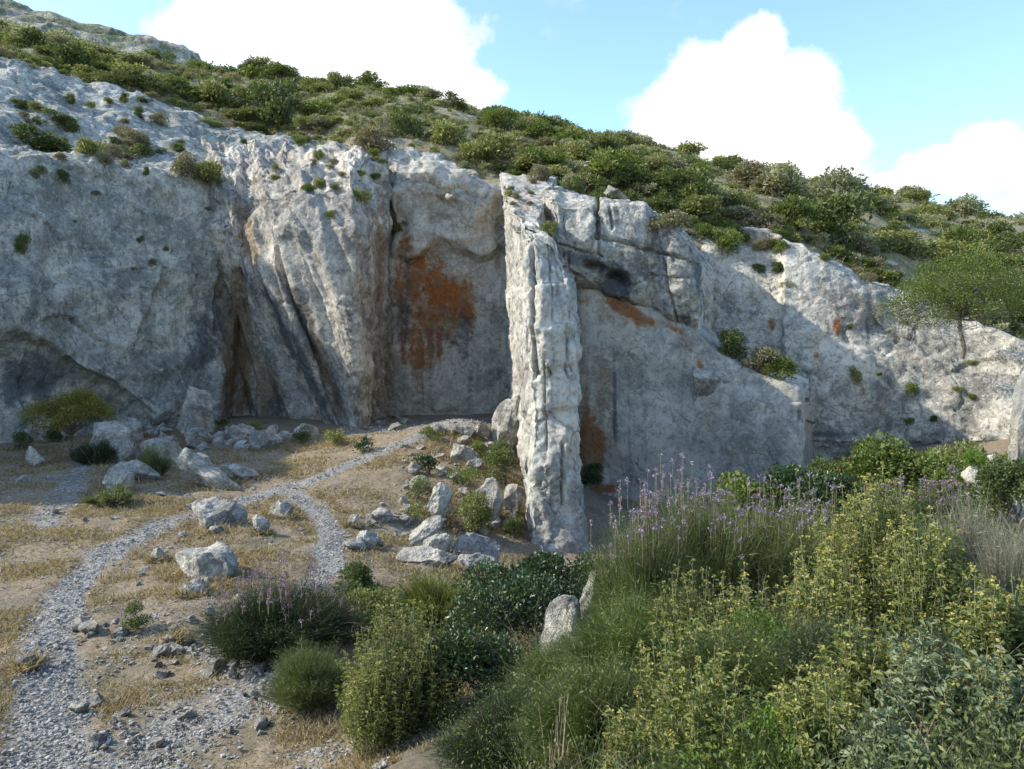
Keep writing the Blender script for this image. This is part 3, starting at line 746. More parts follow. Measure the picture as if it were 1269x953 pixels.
def bpx(label, x0, y0, x1, y1, seed, tilt=(0, 0), rz=0, depth=1.0, name='boulder', hs=1.15, **k):
    """boulder filling the photo box x0..x1, y0..y1, standing on the ground seen at its foot"""
    g = ground_at((x0 + x1) / 2, y1 - 1)
    w = (x1 - x0) * g[1] / F; h = (y1 - y0) * g[1] / F
    g = g + np.array((0, w * .3, 0)); g[2] = gz(g[0], g[1])[0]
    return boulder(name, label, g, (w * 1.04, w * depth, h * hs), seed, rz, tilt, **k)


BL = [
    ('upright rounded boulder standing on smaller stones against the left cliff foot', 208, 486, 264, 540, 3, (8, 12), 0, .8),
    ('small square stone wedged under the upright rounded boulder', 222, 530, 253, 554, 4, (0, 0), 0, .8),
    ('largest elongated pale slab boulder tilted down to the right near the dirt path', 204, 552, 288, 608, 5, (6, 30), 0, .6, .58),
    ('elongated low boulder right beside the largest tilted slab', 262, 569, 320, 600, 6, (0, 18), 0, .6, .62),
    ('flat layered boulder right of the small green tuft below the dark tree', 106, 574, 184, 601, 7, (0, 3), 0, .7),
    ('small rounded boulder in front of the flat layered one', 122, 588, 163, 614, 8, (0, -8), 0, .9),
    ('broad pitted boulder at the bend of the path with a weed at its right', 224, 614, 294, 657, 9, (6, 10), 0, .8),
    ('big flat-topped boulder alone in the dry grass with a grey cut end', 206, 674, 288, 722, 10, (8, 6), 0, .8),
    ('small rounded boulder by the fork of the path', 329, 622, 361, 645, 11, (0, 5), 0, .9),
    ('small knobbly stone left of the path fork', 311, 639, 334, 665, 12, (0, 0), 0, .9),
    ('small pointed stone at the left edge of the dry grass', 27, 555, 50, 582, 13, (0, 0), 0, .8),
    ('broad pale boulder half hidden behind the dark small tree', 24, 505, 82, 549, 14, (0, 0), 0, .8),
    ('pale boulder behind the right side of the dark small tree', 132, 513, 176, 548, 15, (0, 10), 0, .8),
    ('sloping grey boulder beside the bright green tuft', 98, 528, 166, 574, 16, (0, 15), 0, .8),
    ('low grey boulder behind the leafy tuft at the slab', 166, 541, 228, 576, 17, (0, 5), 0, .8),
    ('rounded grey boulder at the right end of the rubble heap', 303, 534, 343, 561, 18, (0, 0), 0, .9),
    ('tilted grey slab leaning on the stone group below the pillar', 484, 634, 552, 680, 19, (10, -34), 0, .6, .5),
    ('pale triangular slab in the middle of the stone group', 524, 652, 562, 694, 20, (15, 0), 0, .6),
    ('dark cracked block at the right of the stone group', 546, 655, 618, 693, 21, (0, 8), 0, .7),
    ('wide low slab at the front of the stone group', 488, 680, 566, 705, 22, (0, -2), 0, .6),
    ('broad flat stone in front of the dark cracked block', 556, 684, 636, 718, 23, (0, 8), 0, .7),
    ('upright tan stone above the tilted slab', 528, 596, 557, 652, 24, (0, 14), 0, .7),
    ('low dark stone on the slope left of the yellow-green shrub', 506, 588, 537, 612, 25, (0, -12), 0, .8),
    ('large rounded boulder between the shrub and the pillar foot', 584, 596, 632, 656, 26, (0, 12), 0, .8),
    ('narrow upright stone touching the pillar foot', 621, 606, 648, 648, 27, (0, 6), 0, .8),
    ('angular pale block on the crest of the mound', 549, 544, 592, 576, 28, (0, 18), 0, .8),
    ('small boxy pale stone at the end of the chamber floor', 533, 525, 550, 540, 29, (0, 0), 0, .8),
    ('jagged pale stone in the row at the chamber mouth', 556, 527, 590, 546, 30, (0, -8), 0, .8),
    ('pale upright stone beside the large sunlit rock', 587, 524, 608, 547, 31, (0, 5), 0, .8),
    ('large sunlit wedge of rock leaning on the left side of the pillar', 604, 488, 652, 566, 32, (0, 14), 0, .7),
    ('small tan stone below the mound crest', 573, 568, 600, 586, 33, (0, 0), 0, .8),
    ('lone grey stone in the dry grass right of the side path', 426, 640, 446, 656, 34, (0, 0), 0, .8),
    ('low grey rock beside the path bend above the dark shrub', 180, 680, 206, 700, 35, (0, 0), 0, .8),
    ('dark jagged stone in front of the flat-topped boulder', 214, 718, 254, 740, 36, (0, 10), 0, .8),
    ('pale little stone on the dry grass above the scree', 211, 785, 231, 798, 37, (0, 0), 0, .8),
    ('dark low rock at the left edge of the gravel path', 14, 818, 42, 834, 38, (0, 0), 0, .8),
    ('dark flat rock sticking out of the gravel path', 76, 876, 108, 890, 39, (0, 0), 0, .8),
]
for lb, x0, y0, x1, y1, sd, tl, rz, dp, *hs_ in BL:
    bpx(lb, x0, y0, x1, y1, sd, tl, rz, dp, hs=hs_[0] if hs_ else 1.15, cuts=12 if sd in (19, 20, 22, 32, 28) else 18)


def bd(label, px, pytop, d, wpx, hpx, seed, tilt=(0, 0), mat='boulder', dep=.8, name='boulder', cat='boulder', **k):
    """boulder at depth d: its top seen at pytop, reaching down hpx"""
    s = d / F
    z = (HY - pytop - hpx) * s
    return boulder(name, label, ((px - CX) * s, d, z), (wpx * s, wpx * s * dep, hpx * s * 1.05), seed, 0, tilt, mat, sink=.03, cat=cat, n=30, **k)


bd('pale rounded rock poking out of the dark shrubs left of the purple flowers', 697, 726, 8.2, 58, 90, 51, (0, 10))
bd('upper pale rock between the glossy shrub and the tall green grass', 728, 684, 9.0, 44, 110, 52, (0, 24))
bd('white layered rock under the yellow-green cushion at the right edge', 1218, 560, 17, 46, 60, 53, (0, 0), dep=.9)
bd('tall sunlit rock face cut by the right edge of the photo', 1268, 434, 19, 58, 260, 54, (0, 6), mat='rock_pillar', name='rock_outcrop', cat='rock', cuts=14)

# smaller stones: countable ones are copies, region by region
SP = []
for k in range(8):
    o = boulder('stone', None, (0, 0, -60), (1, random.uniform(.6, .95), random.uniform(.35, .75)), 70 + k, n=14, cuts=16, rough=.08)
    SP.append(o)
used = set()


def stones(label, group, pts, smin, smax, seed):
    rs = random.Random(seed)
    for px, py in pts:
        g = ground_at(px, py); i = rs.randrange(len(SP))
        if i in used:
            o = SP[i].copy(); COL.objects.link(o)
        else:
            used.add(i); o = SP[i]
        s = rs.uniform(smin, smax) ** 1.0 * (1.0 if rs.random() < .75 else 1.6)
        o.location = g - np.array((0, 0, .05 * s)); o.scale = (s, s, s * rs.uniform(.7, 1.1)); o.rotation_euler = (rs.uniform(-.3, .3), rs.uniform(-.3, .3), rs.uniform(0, 6.28))
        tag(o, label, 'stone', group)


def rpts(n, box, seed):
    rs = random.Random(seed); x0, y0, x1, y1 = box; n = int(n * .56)
    return [(rs.uniform(x0, x1), rs.uniform(y0, y1)) for _ in range(n)]


stones('grey broken stone in the rubble heap at the foot of the left cliff', 'rubble under the left cliff', rpts(58, (236, 532, 308, 560), 1) + rpts(16, (330, 535, 380, 556), 8), .5, 1.3, 1)
stones('pale rubble stone behind the boulders left of the upright boulder', 'rubble behind the left boulders', rpts(16, (168, 530, 222, 552), 2), .5, 1.2, 2)
stones('small pale stone lying near the mouth of the quarry chamber', 'stones at the chamber mouth', rpts(20, (455, 515, 510, 535), 3) + rpts(34, (525, 530, 610, 560), 4), .3, .8, 3)
stones('grey stone scattered down the mound between the path and the pillar', 'stones on the mound', rpts(100, (500, 550, 640, 660), 5) + rpts(24, (430, 600, 520, 700), 6), .2, .6, 4)
stones('dark grey stone in the patch left of the tilted slab', 'stones left of the stone group', rpts(22, (455, 640, 510, 668), 7), .25, .6, 5)
stones('grey fragment lying on the dry grass around the flat-topped boulder', 'fragments in the dry grass', rpts(44, (170, 650, 400, 800), 9), .12, .34, 6)
stones('grey fragment on the bare ground in front of the left boulders', 'fragments before the left boulders', rpts(34, (30, 590, 330, 650), 10), .2, .5, 7)
stones('grey broken stone in the low scree heap beside the round dark shrub', 'scree stones', rpts(66, (185, 795, 350, 850), 11), .10, .26, 8)
stones('pale flat chip on the gravel at the bottom of the photo', 'flat chips on the gravel', rpts(70, (110, 850, 420, 940), 12), .07, .2, 9)
stones('grey stone in the small heap beside the little green plant', 'stones by the little plant', rpts(20, (95, 770, 160, 802), 13), .12, .32, 10)


def gravel():
    V0, F0, _ = boulder_arrays(3, 5, 6)
    n = 170000
    rs = np.random.default_rng(3)
    d = 8.2 + 50 * rs.random(n) ** 2.2
    px = rs.uniform(-60, 660, n); X = (px - CX) * d / F
    V = np.stack([X, d, gz(X, d)], 1)
    pm = path_mask(V); w = (pm + .45 * fbm(V / .9, 3)) * 1.0 + .07 + .22 * (fbm(V / 1.6 + 8, 3) > .3)
    keep = (rs.random(n) < w) & (V[:, 0] < -1.2 + (V[:, 1] - 9) * .12)
    keep &= ~((V[:, 1] > 45) & (pm < .3))
    V = V[keep]; n = len(V); pm = pm[keep]
    s = (.007 + .028 * rs.random(n) ** 6) * (1 + V[:, 1] * .03)
    sc3 = np.stack([s * rs.uniform(.8, 1.5, n), s * rs.uniform(.7, 1.2, n), s * rs.uniform(.3, .8, n)], 1)
    a = rs.uniform(0, 6.28, n); c, q = np.cos(a), np.sin(a)
    W = V0[None] * sc3[:, None]
    tl = rs.normal(0, .25, (n, 2))
    x = W[..., 0] * c[:, None] - W[..., 1] * q[:, None]; y = W[..., 0] * q[:, None] + W[..., 1] * c[:, None]
    z = W[..., 2] + x * tl[:, :1] + y * tl[:, 1:]
    W = np.stack([x, y, z], 2) + V[:, None] + np.array((0, 0, .012))
    m = MB(); m.add(W.reshape(-1, 3), (F0[None] + (np.arange(n) * len(V0))[:, None, None]).reshape(-1, 4))
    t = NT('gravel_chips'); g = t.n('ShaderNodeNewGeometry'); tc = t.n('ShaderNodeTexCoord')
    col = t.ramp(g.outputs['Random Per Island'], [(0, (.18, .17, .145)), (.35, (.29, .275, .24)), (.75, (.36, .345, .305)), (1, (.50, .48, .43))])
    nz = t.noise(tc.outputs['Object'], 30, 4)
    col = t.mix(.35, col, t.ramp(nz, [(.3, (.11, .105, .09)), (.7, (.28, .27, .25))]))
    o = m.obj('gravel', t.finish(col, .9, nz, .4, .01), smooth=False)
    tag(o, 'loose pale grey gravel covering the winding path and the scree', 'gravel', kind='stuff')


gravel()


# ------------------------------------------------------------------ plants
def unit(v): return v / np.maximum(np.linalg.norm(v, axis=-1, keepdims=True), 1e-9)


def leaves(mb, B, D, L, Wd, rs, mi=0, fold=.15, droop=.1):
    n = len(B); D = unit(D); r = rs.normal(size=(n, 3)) + np.array((0, 0, .6))
    S = unit(np.cross(D, r)); N = np.cross(S, D)
    N = np.where(N[:, 2:3] < 0, -N, N)
    L = np.broadcast_to(L, n)[:, None]; Wd = np.broadcast_to(Wd, n)[:, None]
    a = B; t = B + D * L - np.array((0, 0, 1.)) * droop * L
    l = B + D * L * .5 + S * Wd * .5 + N * fold * Wd; r_ = B + D * L * .5 - S * Wd * .5 + N * fold * Wd
    V = np.stack([a, l, t, r_], 1).reshape(-1, 3); k = np.arange(n)[:, None] * 4
    mb.add(V, np.concatenate([k + np.array((0, 1, 2)), k + np.array((0, 2, 3))]), mi)


def blades(mb, B, D, L, Wd, rs, curve=.2, seg=3, mi=0):
    n = len(B); D = unit(D); S = unit(np.cross(D, rs.normal(size=(n, 3))))
    L = np.broadcast_to(L, n)[:, None]; Wd = np.broadcast_to(Wd, n)[:, None]
    bend = unit(rs.normal(size=(n, 3)) * np.array((1, 1, .2)) + np.array((0, 0, -.6)) + D * np.array((.8, .8, 0)))
    V = []
    for i in range(seg + 1):
        t = i / seg; c = B + D * L * t + bend * L * curve * t * t; w = Wd * (1 - t * .88) * .5
        V += [c - S * w, c + S * w]
    V = np.stack(V, 1); k = np.arange(n)[:, None] * (2 * (seg + 1))
    f = np.concatenate([k + np.array((2 * i, 2 * i + 1, 2 * i + 3, 2 * i + 2)) for i in range(seg)])
    mb.add(V.reshape(-1, 3), f, mi)
    return V[:, -2:].mean(1)


def prisms(mb, paths, radii, mi=0, sides=5):
    """paths N,S,3 ; radii N,S"""
    N, S = paths.shape[:2]; a = np.linspace(0, 2 * math.pi, sides, endpoint=False)
    T = np.gradient(paths, axis=1); T = unit(T)
    ref = np.where(np.abs(T[..., 2:3]) > .9, np.array((1., 0, 0)), np.array((0, 0, 1.)))
    u = unit(np.cross(T, ref)); v = np.cross(T, u)
    ring = paths[:, :, None] + radii[:, :, None, None] * (u[:, :, None] * np.cos(a)[:, None] + v[:, :, None] * np.sin(a)[:, None])
    idx = np.arange(N * S * sides).reshape(N, S, sides); nx = np.roll(idx, -1, 2)
    f = np.stack([idx[:, :-1], nx[:, :-1], nx[:, 1:], idx[:, 1:]], -1).reshape(-1, 4)
    mb.add(ring.reshape(-1, 3), f, mi)


def limb(mb, a, b, r0, r1, rs, seg=6, wig=.12, mi=0, sides=6):
    t = np.linspace(0, 1, seg)[:, None]; a = np.array(a, float); b = np.array(b, float); L = np.linalg.norm(b - a)
    p = a * (1 - t) + b * t; w = rs.normal(size=(seg, 3)) * wig * L * .4; w[0] = 0; w[-1] = 0
    p = p + w; p[:, 2] += np.sin(t[:, 0] * math.pi) * L * .06
    prisms(mb, p[None], (r0 + (r1 - r0) * t[:, 0])[None], mi, sides)
    return p


def sph(n, rs): return unit(rs.normal(size=(n, 3)))


def crown(mb, lobes, n, L, rs, mi=0, wr=.5, jitter=.12, fill=.35):
    rad = np.array([l[1] for l in lobes]); pr = rad ** 2 / (rad ** 2).sum()
    k = rs.choice(len(lobes), n, p=pr)
    C = np.array([l[0] for l in lobes], float)[k]; Rr = rad[k][:, None]
    d = sph(n, rs); d[:, 2] = np.where(d[:, 2] < -.35, -d[:, 2], d[:, 2])
    rr = np.where(rs.random((n, 1)) < fill, rs.random((n, 1)) ** .5, .85 + .25 * rs.random((n, 1)))
    bump = 1 + .28 * fbm(d * 2.2 + k[:, None] * 3.1, 2)[:, None]
    B = C + d * Rr * rr * bump * np.array((1, 1, .85)) + rs.normal(size=(n, 3)) * L * jitter * 3
    ok = B[:, 2] > .0
    B = B[ok]; d = d[ok]; m = len(B)
    D = d * .6 + rs.normal(size=(m, 3)) * .6 + np.array((0, 0, .35))
    LL = L * rs.uniform(.6, 1.3, m)
    leaves(mb, B, D, LL, LL * wr, rs, mi)


def lobes_for(W, H, n, rs, lo=.25):
    out = []
    for i in range(n):
        a = rs.uniform(0, 6.28); r = (rs.random() ** .6) * W * .5 * .72
        z = H * (rs.uniform(lo, .78) * (1 - .35 * (r / (W * .5)) ** 2))
        q = min(W, H * 1.3) * rs.uniform(.16, .28)
        z = min(z, H - q * .8)
        out.append(((r * math.cos(a), r * math.sin(a), z), q))
    return out


def leafy(root, W, H, n, L, mat, seed, stem='bark', nl=9, wr=.5, fill=.35, extra=None, lo=.25, twig=1.0):
    rs = np.random.default_rng(seed); m = MB(); lb = lobes_for(W, H, nl, rs, lo)
    crown(m, lb, n, L, rs, wr=wr, fill=fill)
    m.obj('foliage', M[mat], root)
    if extra:
        e = MB(); crown(e, [lb[i] for i in rs.choice(nl, 2, replace=False)], extra[1], L, rs, wr=wr); e.obj('red_leaves', M[extra[0]], root)
    s = MB()
    for c, q in lb: limb(s, rs.normal(size=3) * np.array((.03, .03, 0)) * W, c, .018 * H * twig, .005 * H * twig, rs)
    s.obj('stems', M[stem], root)


def spiky(root, W, H, n, mat, seed, bw=.006, curve=.25, flowers=None, fn=120, fs=.035, spread=1.0, base=.35, stem='stem', lean=(0, 0), fuzz=1.2, sprig=None):
    """a dense clump of thin upright twigs; W, H full width and height"""
    rs = np.random.default_rng(seed); m = MB()
    # a clump is many tufts, each with its own foot, reach and height
    nt = max(6, min(70, int(n / 90))); tr = rs.random(nt) ** .6; ta = rs.uniform(0, 6.28, nt); th = rs.uniform(.55, 1.08, nt)
    k = rs.integers(0, nt, n)
    off = np.stack([np.cos(ta), np.sin(ta), np.zeros(nt)], 1)[k]
    B = off * (tr[k] * W * .5 * base)[:, None] + rs.normal(size=(n, 3)) * np.array((.04, .04, 0)) * W; B[:, 2] = rs.random(n) ** 1.5 * H * .3
    tgt = off * (tr[k] * W * .5 * spread)[:, None]; tgt[:, 2] = H * np.sqrt(np.clip(1 - (tr[k] * .85) ** 2, 0, 1)) * th[k] * rs.uniform(.6, 1.04, n)
    tgt += rs.normal(size=(n, 3)) * np.array((.075 * W, .075 * W, .03 * H))
    tgt[:, 2] = np.maximum(tgt[:, 2], .06 * H)
    tgt[:, 0] += lean[0] * tgt[:, 2]; tgt[:, 1] += lean[1] * tgt[:, 2]
    D = tgt - B; L = np.linalg.norm(D, axis=1)
    # twigs start along the inner half of their line so that the clump is leafy at its outside
    st = rs.uniform(0, .6, n)[:, None]; B2 = B + D * st
    tips = blades(m, B2, D, L * (1 - st[:, 0]), bw * rs.uniform(.7, 1.5, n), rs, curve * .5)
    if fuzz:
        kk = rs.integers(0, n, int(n * fuzz)); t_ = rs.uniform(.45, 1.0, (len(kk), 1))
        blades(m, B[kk] + D[kk] * t_ + rs.normal(size=(len(kk), 3)) * .012 * W, rs.normal(size=(len(kk), 3)) + unit(D[kk]) * .7, rs.uniform(.03, .085, len(kk)) * min(W, 1.4), bw * 1.15, rs, .3, 2)
    if sprig:
        kk = rs.integers(0, n, sprig[1]); e = MB()
        leaves(e, tgt[kk] * rs.uniform(.82, 1.03, (len(kk), 1)), rs.normal(size=(len(kk), 3)) + np.array((0, 0, .6)), sprig[2] * rs.uniform(.6, 1.4, len(kk)), sprig[2] * .4, rs)
        e.obj('leaf_sprigs', M[sprig[0]], root)
    m.obj('foliage', M[mat], root)
    s = MB(); k = rs.choice(n, min(n, 40), replace=False)
    pts = np.stack([B[k] * np.array((1, 1, 0)), (B[k] + tgt[k]) * .5, tgt[k] * .95], 1)
    prisms(s, pts, np.broadcast_to(np.array((bw * 1.4, bw, bw * .5)), (len(k), 3)), 0, 3); s.obj('stems', M[stem], root)
    if flowers:
        f = MB(); ks = np.argsort(-(tips[:, 2] + .5 * H * rs.random(n)))[:fn * 6]; ks = rs.choice(ks, min(fn, len(ks)), replace=False)
        h = tips[ks] + np.array((0, 0, 1)) * H * rs.uniform(0, .14, (len(ks), 1)); cnt = 14
        # flower stalks
        prisms(f, np.stack([tips[ks] - np.array((0, 0, .05 * H)), h], 1), np.full((len(ks), 2), bw * .5), 1, 3)
        Bf = np.repeat(h, cnt, 0) + rs.normal(size=(len(h) * cnt, 3)) * fs * .3
        leaves(f, Bf, sph(len(Bf), rs) + np.array((0, 0, .6)), fs * rs.uniform(.5, 1, len(Bf)), fs * .45, rs, 0)
        o = f.obj('flower_heads', [M[flowers], M['stem']], root); o['kind'] = 'stuff'


def sage(root, W, H, ns, seed, leaf='sage', L=.055, whorls=True, tall=1.0):
    """woolly sage: upright stalks, paired leaves, stacked yellow whorls"""
    rs = np.random.default_rng(seed); st = MB(); lf = MB(); wh = MB()
    r = rs.random(ns) ** .55 * W * .5; a = rs.uniform(0, 6.28, ns)
    top = np.stack([r * np.cos(a), r * np.sin(a), H * np.sqrt(np.clip(1 - .7 * (r / (W * .5)) ** 2, .1, 1)) * rs.uniform(.6, 1.1, ns)], 1)
    top[:, :2] += rs.normal(size=(ns, 2)) * .04 * W
    bot = top * np.array((.55, .55, 0)) ; mid = (bot + top) * .5 + rs.normal(size=(ns, 3)) * .07 * H; mid[:, :2] += (top - bot)[:, :2] * .15
    T = np.linspace(0, 1, 5)[None, :, None]
    path = bot[:, None] * (1 - T) ** 2 + 2 * mid[:, None] * T * (1 - T) + top[:, None] * T ** 2
    prisms(st, path, np.broadcast_to(np.array((.0045, .004, .0032, .0028, .0022)) * (L / .055), (ns, 5)), 0, 4)

    def at(i, t):
        t = t[:, None]; return bot[i] * (1 - t) ** 2 + 2 * mid[i] * t * (1 - t) + top[i] * t ** 2
    # leaves: pairs up the stalk, densest in the lower two thirds of the outside
    nl = 34; i = np.repeat(np.arange(ns), nl); t = rs.uniform(.25, .97, len(i)) ** .8
    B = at(i, t); ang = rs.uniform(0, 6.28, len(i)); D = np.stack([np.cos(ang), np.sin(ang), rs.uniform(-.2, 1.1, len(i))], 1)
    LL = L * rs.uniform(.7, 1.5, len(i)) * (1.25 - .45 * t)
    leaves(lf, B + rs.normal(size=B.shape) * L * .4, D, LL, LL * .34, rs, 0, droop=.25)
    st.obj('stems', M['sagestem'], root); lf.obj('leaves', M[leaf], root)
    if whorls:
        sel = rs.choice(ns, int(ns * .6), replace=False)
        for lvl, sz in ((1.0, 1.0), (.90, 1.1), (.79, .9)):
            ii = sel[rs.random(len(sel)) < (1 if lvl == 1 else .75)]
            c = at(ii, np.full(len(ii), lvl)); cnt = 16
            ang = rs.uniform(0, 6.28, len(ii) * cnt); D = np.stack([np.cos(ang), np.sin(ang), rs.uniform(-.3, .9, len(ang))], 1)
            B = np.repeat(c, cnt, 0) + D * L * .08
            q = L * .42 * sz * rs.uniform(.6, 1.2, len(ang)); leaves(wh, B, D, q, q * .6, rs, 0)
        o = wh.obj('flower_heads', M['whorl'], root); o['kind'] = 'stuff'


def plant(name, label, cat, px, ptop, d, wpx, group=None, hmin=.15):
    """root at depth d with its top seen at ptop; returns root, width and height in metres"""
    X = (px - CX) * d / F; Z = gz(X, d)[0]; zt = (HY - ptop) * d / F
    r = empty(name, (X, d, Z)); tag(r, label, cat, group)
    return r, wpx * d / F, max(hmin, zt - Z)


# small tree by the left cliff
def small_tree(root, W, H, n, L, mat, seed, tk=.07, nl=14, low=.45, zr=(.35, 1.08)):
    rs = np.random.default_rng(seed); tr = MB(); br = MB(); cr = MB()
    fork = np.array((rs.uniform(-.05, .05) * W, 0, H * .32)); limb(tr, (0, 0, -.2), fork, tk, tk * .75, rs, 6, .08); lb = []
    for i in range(nl):
        a = i * 2.4 + rs.uniform(-.4, .4); r = W * .5 * .75 * (i / nl) ** .5
        c = np.array((r * math.cos(a), r * math.sin(a), H * (low + (.86 - low) * (1 - (r / (W * .5)) ** 2 * .8) * rs.uniform(*zr))))
        lb.append((c, min(W, H) * rs.uniform(.10, .22))); limb(br, fork, c, tk * .5, tk * .12, rs, 6, .12, sides=5)
    crown(cr, lb, n, L, rs, wr=.5, fill=.4)
    tr.obj('trunk', M['bark'], root); br.obj('branches', M['bark'], root); cr.obj('crown', M[mat], root)


M['treegreen'] = leaf_mat('tree_leaf_green', [(.07, .10, .02), (.15, .19, .045), (.26, .29, .09)])
M['treeleaf'] = leaf_mat('tree_leaf_olive', [(.07, .085, .02), (.17, .17, .035), (.32, .25, .06)])
g = P3(86, 556, 39.5); g[2] = gz(g[0], g[1])[0]
r = empty('small_tree', g); tag(r, 'small dark tree with a rounded olive-brown crown at the foot of the left cliff', 'tree')
small_tree(r, 106 * g[1] / F, 86 * g[1] / F, 16000, .10, 'treeleaf', 21, .08, 26, .22, (.6, 1.05))
# tree hanging over the right wall
r = empty('overhanging_tree', P3(1192, 440, 41.5)); tag(r, 'tree with feathery bright green crown and bare lower twigs on the right wall', 'tree')
small_tree(r, 8.2, 5.7, 26000, .11, 'treegreen', 22, .12, 44, .12)
tw = MB(); rs = np.random.default_rng(4)
for k in range(34):
    a = rs.uniform(0, 6.28); limb(tw, (rs.uniform(-2.5, 1), -.3, rs.uniform(.8, 2.2)), (rs.uniform(-3.3, 2.0), rs.uniform(-1.2, 0), rs.uniform(-.4, 2.4)), .02, .006, rs, 7, .25)
tw.obj('bare_twigs', M['greystem'], r)

GRND = [  # name, label, cat, x0, ytop, x1, ybase, kind...
    ('shrub', 'bright dark-green feathery tuft right below the small dark tree', 94, 540, 143, 578, 'spk', 'broom_dark', 2600, .02),
    ('shrub', 'pale green upright tuft left of the largest tilted slab', 174, 554, 212, 592, 'spk', 'grassgreen', 1800, .02),
    ('shrub', 'low grey-green spiky plant in front of the small rounded boulder', 108, 600, 168, 628, 'spk', 'grassgreen', 900, .03),
    ('shrub', 'dark low shrub behind the trunk of the small dark tree', 56, 530, 80, 550, 'lf', 'scrub2', 1500, .12),
    ('shrub', 'little dark green plant alone beside the small stone heap on the dry grass', 150, 752, 190, 782, 'lf', 'scrub2', 1300, .045),
    ('shrub', 'green shrub tucked against the left side of the pillar', 599, 549, 652, 602, 'lf', 'scrub2', 4200, .10),
    ('shrub', 'olive-green rounded shrub in the stones left of the pillar foot', 554, 606, 622, 668, 'lf', 'scrub1', 5200, .09),
    ('shrub', 'dark shrub in the gap at the pillar foot', 622, 640, 652, 668, 'lf', 'scrub2', 1400, .08),
    ('shrub', 'small green tuft beside the boxy pale stone', 516, 533, 552, 548, 'lf', 'scrub5', 700, .09),
    ('shrub', 'flat leafy green plant on the upper mound', 516, 566, 548, 590, 'lf', 'mastic', 700, .12),
    ('shrub', 'light green weedy plant in the middle of the mound stones', 552, 580, 598, 612, 'lf', 'scrub5', 1500, .08),
    ('shrub', 'green weed climbing the stone beside the mound crest', 578, 548, 604, 572, 'lf', 'scrub5', 900, .09),
    ('shrub', 'trailing green plant left of the low dark stone', 497, 596, 532, 624, 'lf', 'grassgreen', 700, .10),
    ('shrub', 'small green clump left of the upright tan stone', 498, 626, 530, 646, 'lf', 'scrub1', 700, .08),
    ('shrub', 'dark green clump in the rubble right of the rounded grey boulder', 362, 532, 392, 552, 'lf', 'scrub2', 1100, .11),
    ('shrub', 'dry olive mound of weeds at the foot of the buttress', 400, 536, 436, 553, 'lf', 'scrub1', 1000, .11),
    ('shrub', 'low bluish plant on the bare ground before the quarry chamber', 436, 546, 462, 561, 'lf', 'mastic', 500, .12),
    ('shrub', 'weed growing at the right end of the broad pitted boulder', 284, 628, 300, 646, 'lf', 'scrub1', 500, .07),
    ('shrub', 'low dark shrub at the left edge below the cliff', 18, 535, 40, 560, 'lf', 'scrub2', 900, .11),
    ('shrub', 'green tuft on top of the rubble heap', 256, 520, 286, 534, 'lf', 'scrub5', 700, .10),
    ('shrub', 'olive clump on the rubble above the rounded grey boulder', 298, 521, 330, 538, 'lf', 'scrub1', 800, .10)]
for i, (nm, lb, x0, y0, x1, y1, kd, mt, n, L) in enumerate(GRND):
    g = ground_at((x0 + x1) / 2, y1 - 1); s = g[1] / F
    r = empty(nm, g); tag(r, lb, 'shrub')
    if kd == 'spk': spiky(r, (x1 - x0) * s, (y1 - y0) * s * 1.1, n, mt, 100 + i, L)
    else: leafy(r, (x1 - x0) * s, (y1 - y0) * s * 1.15, n, L, mt, 100 + i, nl=7, lo=.1)

# mid-ground shrubs, d metres away
def mk(kind, name, label, px, pt, d, w, seed, **k):
    r, W, H = plant(name, label, 'shrub' if name != 'grass_clump' else 'grass clump', px, pt, d, w)
    {'spk': spiky, 'lf': leafy, 'sage': sage}[kind](r, W, H, seed=seed, **k)
    return r


mk('spk', 'shrub', 'wide dark green dome of thin twigs with faded flowers above the scree', 348, 712, 13.4, 190, 1, n=15000, mat='broom_dark', bw=.009, flowers='mauve', fn=150, fs=.05)
mk('lf', 'shrub', 'small round dark green shrub right of the wide dark dome', 447, 694, 16.5, 66, 2, n=7000, L=.06, mat='scrub2')
mk('lf', 'shrub', 'grey-green loose shrub between the wide dark dome and the yellow-green brush', 466, 728, 14.2, 90, 3, n=5500, L=.06, mat='scrub1')
mk('spk', 'shrub', 'yellow-green brush of upright spikes below the stone group', 545, 698, 15.2, 118, 4, n=4000, fuzz=.6, mat='broom_yel', bw=.016, curve=.1)
mk('spk', 'shrub', 'soft feathery pale green tuft in front of the wide dark dome', 384, 792, 11.2, 104, 5, n=9000, mat='grassgreen', bw=.005, curve=.3)
mk('sage', 'sage_bush', 'yellow-green sage bush standing alone nearest the gravel', 500, 752, 9.3, 150, 6, ns=360, L=.055)
mk('sage', 'sage_bush', 'lower sage bush on the left side of the dark glossy shrub', 466, 806, 8.8, 84, 7, ns=120, L=.05)
mk('lf', 'mastic_shrub', 'tallest glossy dark green shrub right below the pillar foot', 668, 682, 13.0, 140, 8, n=12000, L=.07, mat='mastic', wr=.45, extra=('mastic_red', 60))
mk('lf', 'mastic_shrub', 'glossy dark green shrub with a few red leaf sprays behind the lone sage bush', 612, 706, 11.5, 140, 9, n=12000, L=.065, mat='mastic', wr=.45, extra=('mastic_red', 160))
mk('lf', 'mastic_shrub', 'glossy dark shrub in the hollow between the lone sage and the feathery green mass', 598, 776, 9.4, 130, 10, n=9000, L=.055, mat='mastic', wr=.45, extra=('mastic_red', 60))
mk('lf', 'mastic_shrub', 'low glossy green shrub at the right foot of the pillar', 735, 664, 14, 90, 11, n=5000, L=.07, mat='mastic', wr=.45)
